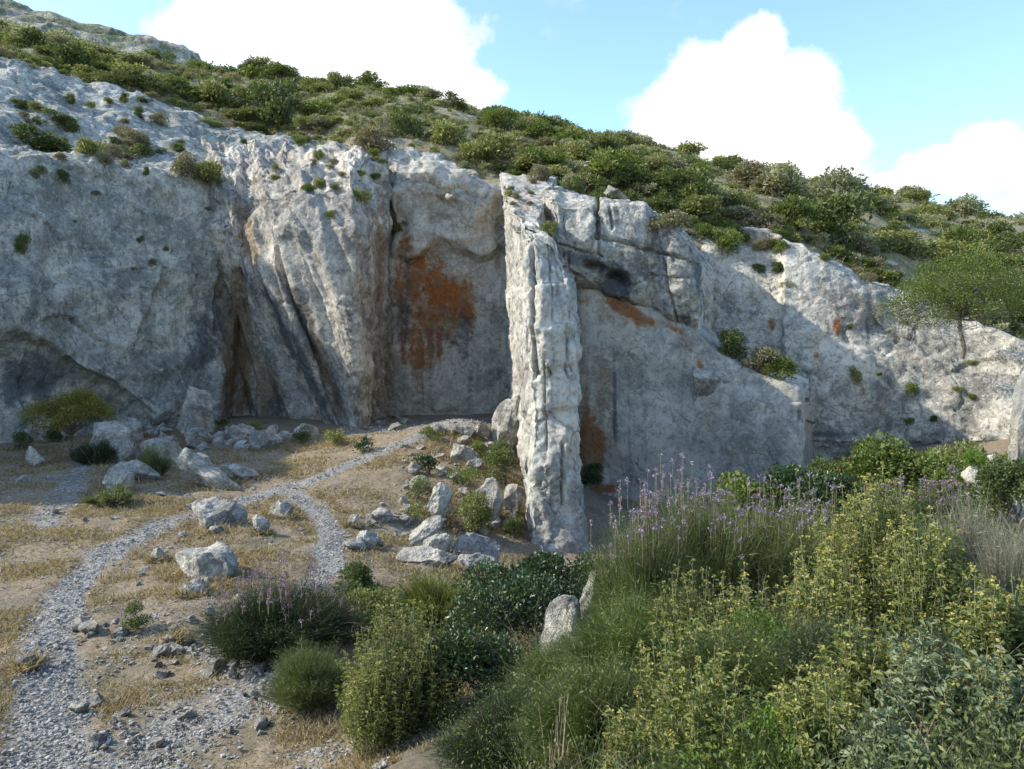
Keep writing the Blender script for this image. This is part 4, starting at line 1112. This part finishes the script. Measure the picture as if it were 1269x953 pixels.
# broad-leaved belt in front of the right wall
mk('lf', 'shrub', 'leafy green shrub at the left end of the belt before the right wall', 925, 566, 20, 90, 12, n=5500, L=.13, mat='scrub5', nl=10)
mk('lf', 'shrub', 'dark leafy shrub second from the left in the belt before the right wall', 985, 560, 19, 96, 13, n=6000, L=.12, mat='mastic', nl=10)
mk('lf', 'shrub', 'tallest leafy shrub with reddish tips before the right wall', 1090, 534, 20, 120, 14, n=8000, L=.12, mat='scrub5', extra=('mastic_red', 50), nl=12)
mk('lf', 'shrub', 'dark green shrub below the tallest leafy one in the belt', 1050, 572, 17, 110, 15, n=6500, L=.11, mat='mastic', nl=10)
mk('lf', 'shrub', 'green shrub at the right end of the belt before the right wall', 1160, 562, 19, 100, 16, n=6500, L=.11, mat='scrub5', nl=10)
mk('lf', 'shrub', 'low olive shrub far behind the white layered rock', 1205, 545, 27, 90, 66, n=4500, L=.12, mat='scrub1', nl=9)
mk('lf', 'shrub', 'olive shrub against the foot of the bright rock at the right edge', 1246, 548, 24, 70, 67, n=4000, L=.11, mat='scrub1', nl=8)
mk('lf', 'shrub', 'leafy shrub left of the white layered rock', 1196, 574, 17.5, 60, 61, n=4500, L=.09, mat='scrub5', nl=8)
mk('lf', 'shrub', 'low dark shrub under the white layered rock', 1215, 590, 14, 80, 62, n=5000, L=.07, mat='scrub2', nl=8)
mk('lf', 'shrub', 'dark shrub filling the gap in the belt below the right wall', 1125, 566, 22, 90, 63, n=5000, L=.11, mat='scrub2', nl=9)
mk('lf', 'shrub', 'dark shrub in the shade at the foot of the right wall', 1026, 540, 30, 60, 17, n=3500, L=.13, mat='scrub2')
mk('lf', 'shrub', 'dark bush in the shade at the far right wall foot', 1180, 545, 30, 60, 18, n=3500, L=.13, mat='scrub2')
mk('lf', 'shrub', 'dark fine-leaved bush cut by the right edge of the photo', 1264, 545, 13, 84, 19, n=9000, L=.06, mat='scrub2', nl=10)
r = empty('cushion_plant', P3(1214, 578, 16.9)); tag(r, 'yellow-green cushion on top of the white layered rock', 'shrub')
leafy(r, 1.0, .38, 3500, .035, 'lime', 20, nl=9, lo=.05)
# near bank, right half of the photo
GF = 'grass_clump'
mk('spk', GF, 'tall grassy clump with purple flower heads left of the centre of the flower mass', 800, 612, 8.2, 150, 31, n=6500, mat='grassgreen', bw=.007, curve=.3, flowers='purple', fn=70, fs=.034)
mk('spk', GF, 'largest tall grassy clump crowned with many purple flower heads', 880, 590, 8.8, 210, 32, n=10000, mat='grassgreen', bw=.007, curve=.3, flowers='purple', fn=150, fs=.034)
mk('spk', GF, 'grassy clump with purple flowers leaning to the yellow sage', 970, 600, 8.6, 130, 33, n=6000, mat='grassgreen', bw=.007, curve=.3, flowers='purple', fn=70, fs=.034, lean=(.1, 0))
mk('spk', GF, 'dark grassy clump with mauve flowers behind the yellow sage', 1150, 592, 10.5, 150, 34, n=6000, mat='broom', bw=.008, curve=.3, flowers='mauve', fn=90, fs=.045)
mk('spk', GF, 'clump of dry grey stems at the right behind the yellow sage', 1205, 606, 6.6, 130, 35, n=4500, mat='grassgrey', bw=.005, curve=.35)
mk('spk', GF, 'dry grey stems cut by the right edge of the photo', 1262, 640, 5.6, 110, 36, n=3500, mat='grassgrey', bw=.0045, curve=.35)
mk('sage', 'sage_bush', 'tallest yellow sage bush right of the purple flowers', 1085, 592, 6.4, 150, 37, ns=300, L=.05)
mk('sage', 'sage_bush', 'yellow sage bush in front of the dry grey stems', 1150, 640, 5.4, 130, 38, ns=150, L=.05)
mk('sage', 'sage_bush', 'yellow sage bush on the left of the tallest one', 1020, 668, 5.6, 110, 39, ns=90, L=.048)
mk('sage', 'sage_bush', 'loose sage stalks rising in the middle of the green mass', 925, 712, 5.8, 110, 40, ns=90, L=.048)
mk('sage', 'sage_bush', 'sage stalks in front of the grassy clumps on the left of the mass', 860, 704, 6.4, 120, 41, ns=120, L=.048)
mk('spk', 'shrub', 'fine-twigged bluish green shrub filling the left of the near bank', 722, 784, 7.2, 170, 42, n=14000, sprig=('sage', 3000, .03), mat='broom', bw=.004, curve=.4)
mk('spk', 'shrub', 'soft green twiggy shrub below the purple flowers', 800, 716, 6.6, 200, 43, n=14000, sprig=('lime', 2600, .03), mat='broom', bw=.0045, curve=.4)
mk('spk', 'shrub', 'dark twiggy shrub in the centre of the near bank', 905, 770, 5.0, 200, 44, n=14000, sprig=('sage', 2200, .03), mat='broom', bw=.0035, curve=.45)
mk('spk', 'shrub', 'dark twiggy shrub at the bottom left of the green mass', 640, 850, 6.0, 170, 45, n=12000, sprig=('lime', 1800, .03), mat='broom_dark', bw=.004, curve=.4)
mk('spk', 'shrub', 'twiggy shrub in the shade under the yellow sage', 1060, 760, 4.8, 190, 46, n=10000, sprig=('sage', 1800, .03), mat='broom_dark', bw=.0035, curve=.45)
mk('lf', 'shrub', 'small lime-leaved shrub in the middle of the green mass', 965, 735, 5.4, 100, 47, n=3500, L=.022, mat='lime', nl=12)
mk('lf', 'shrub', 'lime-leaved shrub at the bottom edge between the sages', 985, 880, 3.7, 130, 48, n=2600, L=.022, mat='lime', nl=10)
mk('sage', 'sage_bush', 'sage plant with round whorls at the bottom left of the near bank', 885, 812, 3.9, 150, 49, ns=70, L=.045)
mk('sage', 'sage_bush', 'sage plant with round whorls in the bottom middle of the near bank', 1015, 822, 3.7, 140, 50, ns=60, L=.045)
mk('sage', 'sage_bush', 'sage plant with broad yellow leaves below the tallest sage', 1080, 772, 4.2, 130, 51, ns=60, L=.05)
mk('sage', 'sage_bush', 'grey-leaved sage in the dark hollow at the right', 1150, 780, 3.9, 110, 52, ns=45, L=.055, leaf='sage_pale', whorls=False)
mk('sage', 'sage_bush', 'grey-leaved sage with yellow whorls in the bottom right corner', 1235, 800, 3.6, 140, 53, ns=46, L=.05, leaf='sage_pale')
mk('sage', 'sage_bush', 'small grey sage at the bottom edge right of the middle', 1100, 880, 3.4, 110, 54, ns=45, L=.045, leaf='sage_pale', whorls=False)
mk('sage', 'sage_bush', 'sage plant at the bottom edge left of the near bank', 790, 868, 4.6, 110, 55, ns=34, L=.045)
mk('sage', 'sage_bush', 'sage stalks scattered above the bottom left sage plant', 850, 764, 5.0, 140, 64, ns=60, L=.045)
mk('sage', 'sage_bush', 'pale sage at the right edge below the dry grey stems', 1240, 716, 4.6, 120, 65, ns=110, L=.05)
mk('spk', 'shrub', 'dark twigs at the bottom right behind the grey sage', 1200, 770, 4.8, 170, 56, n=8000, sprig=('sage_pale', 1200, .03), mat='broom_dark', bw=.0035, curve=.45)
mk('spk', 'shrub', 'dark twigs at the very bottom of the near bank', 930, 880, 3.7, 200, 57, n=8000, sprig=('lime', 1400, .03), mat='broom', bw=.003, curve=.45)
mk('spk', 'shrub', 'green twigs behind the left sage stalks', 740, 806, 5.4, 180, 58, n=11000, sprig=('sage', 2200, .03), mat='broom', bw=.004, curve=.4)
mk('spk', 'grass_clump', 'bare tan dry stalks standing at the bottom between green shrubs', 690, 850, 4.9, 60, 59, n=16, fuzz=0, mat='straw', bw=.008, curve=.15)
mk('spk', 'grass_clump', 'branched rusty dry stalk near the bottom right', 1140, 868, 3.6, 50, 60, n=14, fuzz=0, mat='straw', bw=.006, curve=.2)


def dry_grass():
    rs = np.random.default_rng(8); n = 300000
    d = 8.2 + 48 * rs.random(n) ** 1.7; px = rs.uniform(-60, 690, n); X = (px - CX) * d / F
    V = np.stack([X, d, gz(X, d)], 1); pm = path_mask(V)
    patch = fbm(V / 2.6 + 3, 3)
    w = np.clip(.6 + 1.4 * patch, .10, 1) * np.clip(1 - pm * 2.4, 0, 1)
    keep = (rs.random(n) < w) & (V[:, 0] < .1 + (V[:, 1] - 9) * .04) & ~((V[:, 1] > 50))
    V = V[keep]; n = len(V); keep_i = keep
    m = MB(); L = rs.uniform(.05, .20, n) * (1 + .012 * V[:, 1]) * np.clip(.7 + patch[keep_i], .5, 1.5)
    # tufts crowding round the feet of the boulders
    for b in [o for o in bpy.data.objects if o.name.startswith('boulder') and 12 < o.location.y < 58 and o.location.x < 1]:
        wb = b.dimensions.x if b.dimensions.x > .1 else 1.0; kk = 260; a = rs.uniform(0, 6.28, kk); r_ = wb * rs.uniform(.42, .62, kk)
        q = np.stack([b.location.x + np.cos(a) * r_, b.location.y + np.sin(a) * r_, np.zeros(kk)], 1); q[:, 2] = gz(q[:, 0], q[:, 1])
        blades(m, q, rs.normal(size=(kk, 3)) * .5 + np.array((0, 0, .9)), rs.uniform(.12, .38, kk), .012 + .0012 * b.location.y, rs, .4, 2)
    D = rs.normal(size=(n, 3)) * .6 + np.array((0, 0, .9))
    blades(m, V - np.array((0, 0, .01)), D, L, .006 + .0012 * V[:, 1], rs, .4, 2)
    tag(m.obj('dry_grass', M['straw']), 'short dry straw-coloured grass covering the quarry floor', 'grass', kind='stuff')


dry_grass()


def tangle():
    rs = np.random.default_rng(19); n = 5200; d = 3.2 + 6.5 * rs.random(n) ** 1.2; px = rs.uniform(650, 1330, n); X = (px - CX) * d / F
    V = np.stack([X, d, gz(X, d)], 1); m = MB(); D = rs.normal(size=(n, 3)) * .38 + np.array((0, 0, 1))
    L = rs.uniform(.35, 1.0, n) * np.clip(d / 7, .45, 1.25); h = n // 2
    blades(m, V[:h], D[:h], L[:h], .0045, rs, .5, 5, 0); blades(m, V[h:], D[h:], L[h:], .004, rs, .35, 5, 1)
    tag(m.obj('tangled_stems', [M['greyblade2'], M['broom']]), 'tangle of thin dry and green stems between the near shrubs', 'stems', kind='stuff')


def bank_cover():
    rs = np.random.default_rng(9); n = 120000
    d = 2.8 + 21 * rs.random(n) ** 1.4; px = rs.uniform(540, 1330, n); X = (px - CX) * d / F
    V = np.stack([X, d, gz(X, d)], 1)
    keep = (V[:, 0] > -1.0 + (V[:, 1] - 9) * .1) & (rs.random(n) < .75); V = V[keep]; n = len(V)
    m = MB(); D = rs.normal(size=(n, 3)) * .55 + np.array((0, 0, .9)); h = n // 3
    blades(m, V[:h], D[:h], rs.uniform(.1, .4, h), .006, rs, .4, 2, 0)
    leaves(m, V[h:] + np.array((0, 0, .1)) + np.abs(rs.normal(size=(n - h, 3))) * np.array((.03, .03, .12)), D[h:], rs.uniform(.015, .04, n - h), .014, rs, 1)
    tag(m.obj('undergrowth', [M['broom_dark'], M['scrub2']]), 'low dark undergrowth between the shrubs of the near bank', 'undergrowth', kind='stuff')


bank_cover()
tangle()

# ------------------------------------------------------------------ scrub on the hillside
SC = []
mats = ['scrub1', 'scrub2', 'scrub3', 'scrub4', 'scrub5']
words = ['olive-green rounded', 'dark green dense', 'pale grey-green bushy', 'brownish dry', 'fresh green leafy']
for mi, mt in enumerate(mats):
    for v in range(2):
        r = empty('scrub_bush', (0, 0, -80)); rs = np.random.default_rng(300 + mi * 5 + v); m = MB()
        crown(m, lobes_for(2.4, 1.5, 9, rs, .1), 2400, .17, rs, fill=.35); m.obj('foliage', M[mt], r)
        s = MB()
        for k in range(6): limb(s, (0, 0, -.2), (rs.uniform(-.8, .8), rs.uniform(-.8, .8), rs.uniform(.5, 1.1)), .04, .012, rs)
        s.obj('stems', M['bark'], r); SC.append((r, mi))
usedp = set()


def put_scrub(loc, s, mi, label, group, sz=1.0, rs=random):
    k = rs.choice([i for i, q in enumerate(SC) if q[1] == mi])
    if k in usedp: o = copy_tree(SC[k][0])
    else: usedp.add(k); o = SC[k][0]
    o.location = loc; o.scale = (s, s, s * sz); o.rotation_euler = (0, 0, rs.uniform(0, 6.28))
    tag(o, label, 'bush', group)
    return o


def region(px, d):
    a = 'above the shaded left cliff' if px < 300 else 'above the fluted buttress' if px < 480 else 'above the quarry recess' if px < 640 else 'above the pillar and blocks' if px < 880 else 'above the right wall'
    return a


hx, hy = to_px(HV)
cand = HV[(hx > -30) & (hx < 1300) & (HV[:, 1] > 43) & (HV[:, 1] < 150)]
# keep those on the slope facing the camera, not the buried front rows
fr = np.interp(CX + F * cand[:, 0] / cand[:, 1], [h[0] for h in HC], [h[2] for h in HC])
rg = np.interp(CX + F * cand[:, 0] / cand[:, 1], [h[0] for h in HC], [h[4] for h in HC])
cand = cand[(cand[:, 1] > fr + .8) & (cand[:, 1] < rg + 1)]
rs = np.random.default_rng(77)
frc = np.interp(CX + F * cand[:, 0] / cand[:, 1], [h[0] for h in HC], [h[2] for h in HC])
w = fbm(cand / 9 + 5, 4) * 1.3 + .45; w = np.clip(w, .03, 1) * np.clip(1.4 - (cand[:, 1] - frc) / 90, .45, 1.4)
sel = rs.choice(len(cand), 1150, replace=False, p=w / w.sum()); S = cand[sel]
size = .4 + 1.25 * rs.random(len(S)) ** 2 * (1 + .25 * (fbm(S / 10, 2) > .1)); tone = fbm(S / 14 + 30, 3)
order = np.argsort(-(size / S[:, 1]))
stuff = MB()
pr = []
for mi in range(5):
    for v in range(2):
        q = MB(); r2 = np.random.default_rng(500 + mi * 3 + v); crown(q, lobes_for(2.4, 1.5, 7, r2, .1), 420, .34, r2, fill=.3)
        pr.append((np.concatenate(q.v), np.concatenate(q.f)))
nput = 0
for j, i in enumerate(order):
    p = S[i]; tn = tone[i] + rs.normal() * .35
    mi = 1 if tn < -.45 else 0 if tn < -.02 else 4 if tn < .25 else 2 if tn < .55 else 3
    if j < 215:
        px = CX + F * p[0] / p[1]
        put_scrub(p - np.array((0, 0, .15)), size[i] * 1.05, mi, words[mi] + ' bush on the slope ' + region(px, p[1]), 'scrub bushes ' + region(px, p[1]), sz=.5 + .4 * rs.random())
    else:
        vv, ff = pr[mi * 2 + int(rs.integers(2))]; a = rs.uniform(0, 6.28); c, q = math.cos(a), math.sin(a)
        V = vv * size[i] * np.array((1.1, 1.1, rs.uniform(.5, .9))); V = np.stack([V[:, 0] * c - V[:, 1] * q, V[:, 0] * q + V[:, 1] * c, V[:, 2]], 1) + p - np.array((0, 0, .15))
        stuff.add(V, ff, mi)
cw = np.clip(1.2 - (cand[:, 1] - frc) / 28, .08, 1)
for i in rs.choice(len(cand), 1500, p=cw / cw.sum()):
    p = cand[i]; mi = int(rs.choice([0, 1, 2, 3, 4], p=[.3, .2, .15, .25, .1])); vv, ff = pr[mi * 2 + int(rs.integers(2))]; a = rs.uniform(0, 6.28); c, q = math.cos(a), math.sin(a)
    V = vv * rs.uniform(.2, .5) * np.array((1.2, 1.2, 1)); stuff.add(np.stack([V[:, 0] * c - V[:, 1] * q, V[:, 0] * q + V[:, 1] * c, V[:, 2]], 1) + p + rs.normal(size=3) * np.array((.5, .5, 0)) - np.array((0, 0, .05)), ff, mi)
# pale rocks breaking through the scrub
for i in rs.choice(len(cand), 34, p=cw / cw.sum(), replace=False):
    o = SP[int(rs.integers(8))].copy(); COL.objects.link(o); o.name = 'rock_outcrop'; q = rs.uniform(1.2, 3.6)
    o.location = cand[i] - np.array((0, 0, .15 * q)); o.scale = (q * 1.5, q, q * .7); o.rotation_euler = (rs.uniform(-.3, .1), .25, rs.uniform(0, 6.28))
    tag(o, 'pale rock breaking through the scrub of the hillside', 'rock', 'rocks in the hillside scrub')
# dry grass between the bushes
gi = rs.choice(len(cand), 11000); gp = np.repeat(cand[gi], 7, 0) + rs.normal(size=(77000, 3)) * np.array((.45, .45, .05)); gm = MB()
blades(gm, gp, rs.normal(size=gp.shape) * .5 + np.array((0, 0, .9)), rs.uniform(.25, .7, len(gp)), .05, rs, .4, 2)
tag(gm.obj('hillside_grass', M['paleg']), 'pale dry grass between the bushes of the hillside', 'grass', kind='stuff')
tag(stuff.obj('scrub', [M[m] for m in mats]), 'dense low scrub covering the far part of the hillside', 'scrub', kind='stuff')

# prominent bushes of the slope: px, foot py, d, width px, height px, tone
BIG = [('rounded bright green bush, largest behind the pillar and blocks', 765, 234, 56, 95, 46, 4), ('dark green bush right behind the rounded bright green one', 845, 252, 56, 80, 42, 1),
       ('pale silvery bush left of the tallest silvery bush', 962, 246, 62, 76, 42, 2), ('tallest silvery feathery bush on the right part of the slope', 1048, 262, 60, 84, 50, 2),
       ('dark green bush in front of the tallest silvery bush', 1045, 304, 55, 120, 60, 1), ('bright green bush left of the dark one below the silvery bushes', 985, 288, 56, 56, 44, 4),
       ('small tree-like bush on the skyline above the buttress', 420, 114, 98, 34, 28, 0), ('rounded bush on the skyline left of the small tree-like one', 334, 92, 105, 44, 22, 0),
       ('dark bush on the skyline above the recess', 636, 158, 110, 40, 18, 1), ('large dark bush on the slope left above the buttress', 330, 158, 76, 90, 54, 1), ('olive bush beside the large dark one', 272, 138, 78, 60, 40, 0),
       ('dark bush above the recess top', 500, 172, 68, 50, 30, 1), ('grey bush on the edge above the recess', 470, 190, 63, 56, 30, 3), ('olive bush hanging over the top right of the recess', 600, 205, 64, 70, 40, 0),
       ('olive bush above the left end of the recess', 545, 180, 68, 60, 36, 0), ('dark green bush at the upper left slope', 85, 92, 76, 70, 32, 1), ('olive bush left above the rock shoulder', 180, 112, 78, 70, 32, 0),
       ('low pale bush along the top of the right blocks', 720, 240, 52, 50, 24, 2), ('grey-green bush at the top of the pillar crest', 665, 225, 58, 30, 18, 3),
       ('silvery bush near the right end of the skyline', 1198, 272, 90, 44, 28, 2), ('bright green bush behind the overhanging tree', 1190, 330, 60, 60, 46, 4), ('dark bush behind the right side of the overhanging tree', 1240, 322, 62, 70, 36, 1),
       ('green bush above the bare right wall edge', 1130, 322, 60, 60, 34, 0), ('dark bush at the right edge above the wall', 1262, 400, 50, 60, 44, 1),
       ('yellow-green bush left of the slot in the right wall', 898, 318, 48, 44, 34, 4), ('dry brownish bush above the slot in the right wall', 950, 296, 52, 50, 32, 3),
       ('dark green bush along the foot of the slope above the blocks', 830, 290, 53, 46, 26, 3), ('green bush filling the ledge in the right wall, left end', 908, 446, 45.6, 50, 34, 1),
       ('dark brown-green bush in the middle of the right wall ledge', 938, 462, 44.6, 54, 30, 3), ('bright green bush at the right end of the ledge', 970, 473, 43.2, 44, 28, 4),
       ('small green bush on the right wall edge near the square notch', 965, 338, 47.5, 26, 12, 1), ('small dark bush left of the notch in the right wall', 940, 340, 48, 18, 12, 1), ('tiny brown bush below the notch in the right wall', 980, 358, 47.5, 20, 10, 3),
       ('little green plant hanging in the middle of the right wall', 1060, 478, 46, 18, 26, 0), ('green plant on the smooth part of the right wall', 1130, 494, 45, 18, 18, 4),
       ('round bush tucked beside the top of the pillar', 681, 292, 43, 22, 20, 0),
       ('dark bush in the cleft at the upper left of the recess', 496, 288, 57.6, 26, 22, 1), ('small yellow-green tuft on the buttress top', 446, 250, 51, 26, 18, 0), ('tiny tuft on the front top of the buttress', 412, 272, 50.2, 20, 10, 4),
       ('large dark bush on the upper left rock ledge', 45, 186, 54, 66, 28, 1), ('olive bush on the left ledge below the pale rock', 108, 194, 55, 42, 24, 0), ('dark elongated bush in the middle of the left ledge', 155, 200, 56, 66, 22, 1),
       ('reddish grey bush on the left ledge', 232, 226, 57, 34, 34, 3), ('olive bush at the right end of the left ledge', 264, 230, 58, 50, 28, 0), ('grey shrub behind the elongated ledge bush', 158, 184, 59, 44, 20, 3),
       ('small round bush hanging on the left cliff face', 77, 228, 49, 18, 16, 1), ('dark tuft on the upper left cliff face', 43, 222, 48, 22, 18, 1), ('tiny round tuft under the left ledge', 181, 218, 53.5, 10, 10, 1),
       ('grey tuft on the rock slab above the left ledge', 198, 158, 66, 22, 18, 3), ('small bush on the pale slab above the left ledge', 262, 158, 67, 30, 12, 0),
       ('small bush in the left rock shoulder', 70, 152, 60, 40, 14, 1), ('dark tuft at the left edge of the cliff', 28, 316, 46, 18, 24, 1), ('olive tuft on the rocks above the buttress', 372, 178, 62, 18, 16, 0),
       ('little tuft on the boulders behind the buttress', 395, 200, 58, 14, 16, 0), ('small clump on the crest of the pillar front', 679, 468, 29.5, 9, 12, 1),
       ('low bush at the foot of the sawn face', 735, 600, 40, 40, 24, 1), ('small bush above the square block of the right wall', 1035, 322, 50, 30, 16, 4), ('low green bush on the sloping right wall top', 1090, 350, 49, 50, 20, 0)]
from mathutils.bvhtree import BVHTree
from mathutils import Vector
bpy.context.view_layer.update()
dg = bpy.context.evaluated_depsgraph_get()
TREES = [BVHTree.FromObject(o, dg) for o in bpy.data.objects if o.type == 'MESH' and (o.get('kind') == 'structure' or o.name in ('shaft', 'crest')) and o.name != 'hills']


def hit(px, py):
    """the rock or ground first met by the line of sight"""
    D = Vector(((px - CX) / F, 1, (HY - py) / F)).normalized(); best = None
    for tr_ in TREES:
        q = tr_.ray_cast(Vector((0, 0, 0)), D)
        if q[0] is not None and (best is None or q[3] < best[3]): best = q
    return np.array(best[0]) if best else None


for lb, px, py, d, wp, hp, mi in BIG:
    h = hit(px, py - 1)
    if h is None or abs(h[1] - d) > 25: h = P3(px, py, d); print('MISS', lb)
    d = h[1]
    s = d / F; W = wp * s / 2.2; H = hp * s / 1.45
    o = put_scrub(h + np.array((0, .15 * W, -.06 * H)), 1, mi, lb, None); o.scale = (W, min(W, 2.2), H)
    if 'group' in o: del o['group']

for lb, gp_, n_, (x0, y0, x1, y1), (s0, s1), tones in [
    ('small bush rooted on the pale rock shelf above the left cliff', 'bushes on the left rock shelf', 34, (20, 118, 290, 214), (8, 24), (0, 1, 3, 3)),
    ('tuft growing among the rocks on top of the buttress', 'tufts on the buttress top', 16, (300, 176, 470, 240), (8, 20), (0, 3, 4)),
    ('low bush on the rock edge over the right wall', 'bushes on the edge of the right wall', 26, (872, 296, 1110, 352), (12, 30), (0, 1, 3, 4)),
    ('dry tuft on the crest of the pillar', 'tufts on the pillar crest', 9, (628, 216, 682, 268), (6, 13), (3, 0)),
    ('small dark tuft clinging to the shaded left cliff face', 'tufts on the left cliff face', 8, (25, 240, 280, 400), (5, 12), (1, 3)),
    ('little plant clinging to the face of the right wall', 'plants on the right wall face', 9, (1050, 400, 1210, 530), (7, 16), (0, 1, 4)),
    ('bush along the top edge of the blocks beside the pillar', 'bushes on top of the blocks', 12, (700, 236, 870, 290), (14, 34), (0, 1, 3, 4))]:
    rr = random.Random(len(lb))
    for k in range(n_):
        px, py = rr.uniform(x0, x1), rr.uniform(y0, y1)
        if x0 == 872: py = min(352, max(296, 300 + (px - 960) * .35 + rr.uniform(-6, 18)))
        if x0 == 700: py = 238 + max(0, px - 800) * .9 + rr.uniform(-8, 4)
        h = hit(px, py)
        if h is None: continue
        W = rr.uniform(s0, s1) * h[1] / F / 2.2
        o = put_scrub(h + np.array((0, .1 * W, -.12 * W)), 1, rr.choice(tones), lb, gp_, rs=rr); o.scale = (W, W, W * rr.uniform(.7, 1.3))

# ------------------------------------------------------------------ sky, sun, camera
SUN = np.array((-.80, .0, .58)); SUN /= np.linalg.norm(SUN)
w = bpy.data.worlds.new('World'); sc.world = w; w.use_nodes = True; t = w.node_tree; t.nodes.clear()


class WT(NT):
    def __init__(s, tree): s.t = tree


T = WT(t)
out = T.n('ShaderNodeOutputWorld'); bg = T.n('ShaderNodeBackground'); sky = T.n('ShaderNodeTexSky', sky_type='NISHITA')
sky.sun_disc = False; sky.sun_elevation = math.asin(SUN[2]); sky.sun_rotation = math.atan2(SUN[0], SUN[1]); sky.air_density = 1.0; sky.dust_density = .5; sky.air_density = 1.0; sky.ozone_density = .35; sky.ozone_density = .0
tc = T.n('ShaderNodeTexCoord'); sp = T.n('ShaderNodeSeparateXYZ'); T.l(tc.outputs['Generated'], sp.inputs[0])
X, Y, Z = sp.outputs; ya = T.math('MAXIMUM', T.math('ABSOLUTE', Y), .15)
u = T.math('DIVIDE', X, ya); v = T.math('DIVIDE', Z, ya)
nv = T.noise(tc.outputs['Generated'], 9, 8, .6); nv2 = T.noise(tc.outputs['Generated'], 26, 6, .6)
CL = [(400, 40, 190, 60), (480, 85, 100, 42), (560, 112, 58, 32), (330, 30, 120, 60), (935, 60, 42, 42), (905, 105, 75, 55), (985, 120, 60, 60), (850, 150, 70, 45), (960, 170, 110, 70), (1030, 180, 60, 36), (810, 185, 50, 22), (930, 205, 160, 40),
      (1180, 212, 75, 32), (1240, 190, 60, 34), (1290, 200, 70, 40), (1340, 180, 80, 44), (1110, 226, 40, 16)]
acc = None
for cx, cy, rx, ry in CL:
    a = T.math('MULTIPLY', T.math('SUBTRACT', u, (cx - CX) / F), F / rx); b = T.math('MULTIPLY', T.math('SUBTRACT', v, (HY - cy) / F), F / ry)
    e = T.math('SUBTRACT', 1.25, T.math('SQRT', T.math('ADD', T.math('MULTIPLY', a, a), T.math('MULTIPLY', b, b))))
    acc = e if acc is None else T.math('MAXIMUM', acc, e)
acc = T.math('ADD', acc, T.math('ADD', T.math('MULTIPLY', T.math('SUBTRACT', nv, .5), 1.6), T.math('MULTIPLY', T.math('SUBTRACT', nv2, .5), .7)))
cm = T.step(acc, .02, .42)
wis = T.math('MULTIPLY', T.step(T.noise(tc.outputs['Generated'], 5, 9, .62), .60, .78), .35)
cm = T.math('MAXIMUM', cm, wis)
white = T.math('MULTIPLY', T.step(T.math('SUBTRACT', .25, u), 0.0, 1.2), .0)
cs = T.step(T.noise(T.map(tc.outputs['Generated'], (1, 1, 1.6), (.3, .1, .02)), 6, 7, .55), .40, .62)
skc = T.mix(1.0, sky.outputs[0], (.80, .93, 1.06), 'MULTIPLY')
mixc = T.mix(cm, skc, T.mix(T.math('MULTIPLY', T.math('ADD', cs, T.step(acc, .3, 1.1)), .5), (3.0, 3.15, 3.3), (4.6, 4.55, 4.5)))
T.l(mixc, bg.inputs[0]); bg.inputs[1].default_value = .15; T.l(bg.outputs[0], out.inputs[0])

ld = bpy.data.lights.new('sun', 'SUN'); ld.energy = 2.9; ld.angle = R(.6); ld.color = (1, .93, .80)
lo_ = bpy.data.objects.new('sun', ld); COL.objects.link(lo_)
from mathutils import Vector
lo_.rotation_euler = Vector(SUN).to_track_quat('Z', 'Y').to_euler(); lo_.location = (-30, 0, 60)

sc.cycles.max_bounces = 5; sc.cycles.diffuse_bounces = 3; sc.cycles.glossy_bounces = 1; sc.cycles.transmission_bounces = 3
cd = bpy.data.cameras.new('camera'); cam = bpy.data.objects.new('camera', cd); COL.objects.link(cam); sc.camera = cam
cam.location = (0, 0, 0); cam.rotation_euler = (R(90), 0, 0); cd.sensor_width = 36; cd.lens = 36 * F / 1269; cd.shift_y = (HY - 476.5) / 1269; cd.clip_end = 3000; cd.clip_start = .1
vs = sc.view_settings; vs.view_transform = 'Standard'; vs.look = 'None'; vs.gamma = 1; vs.exposure = 1.3; vs.use_curve_mapping = False
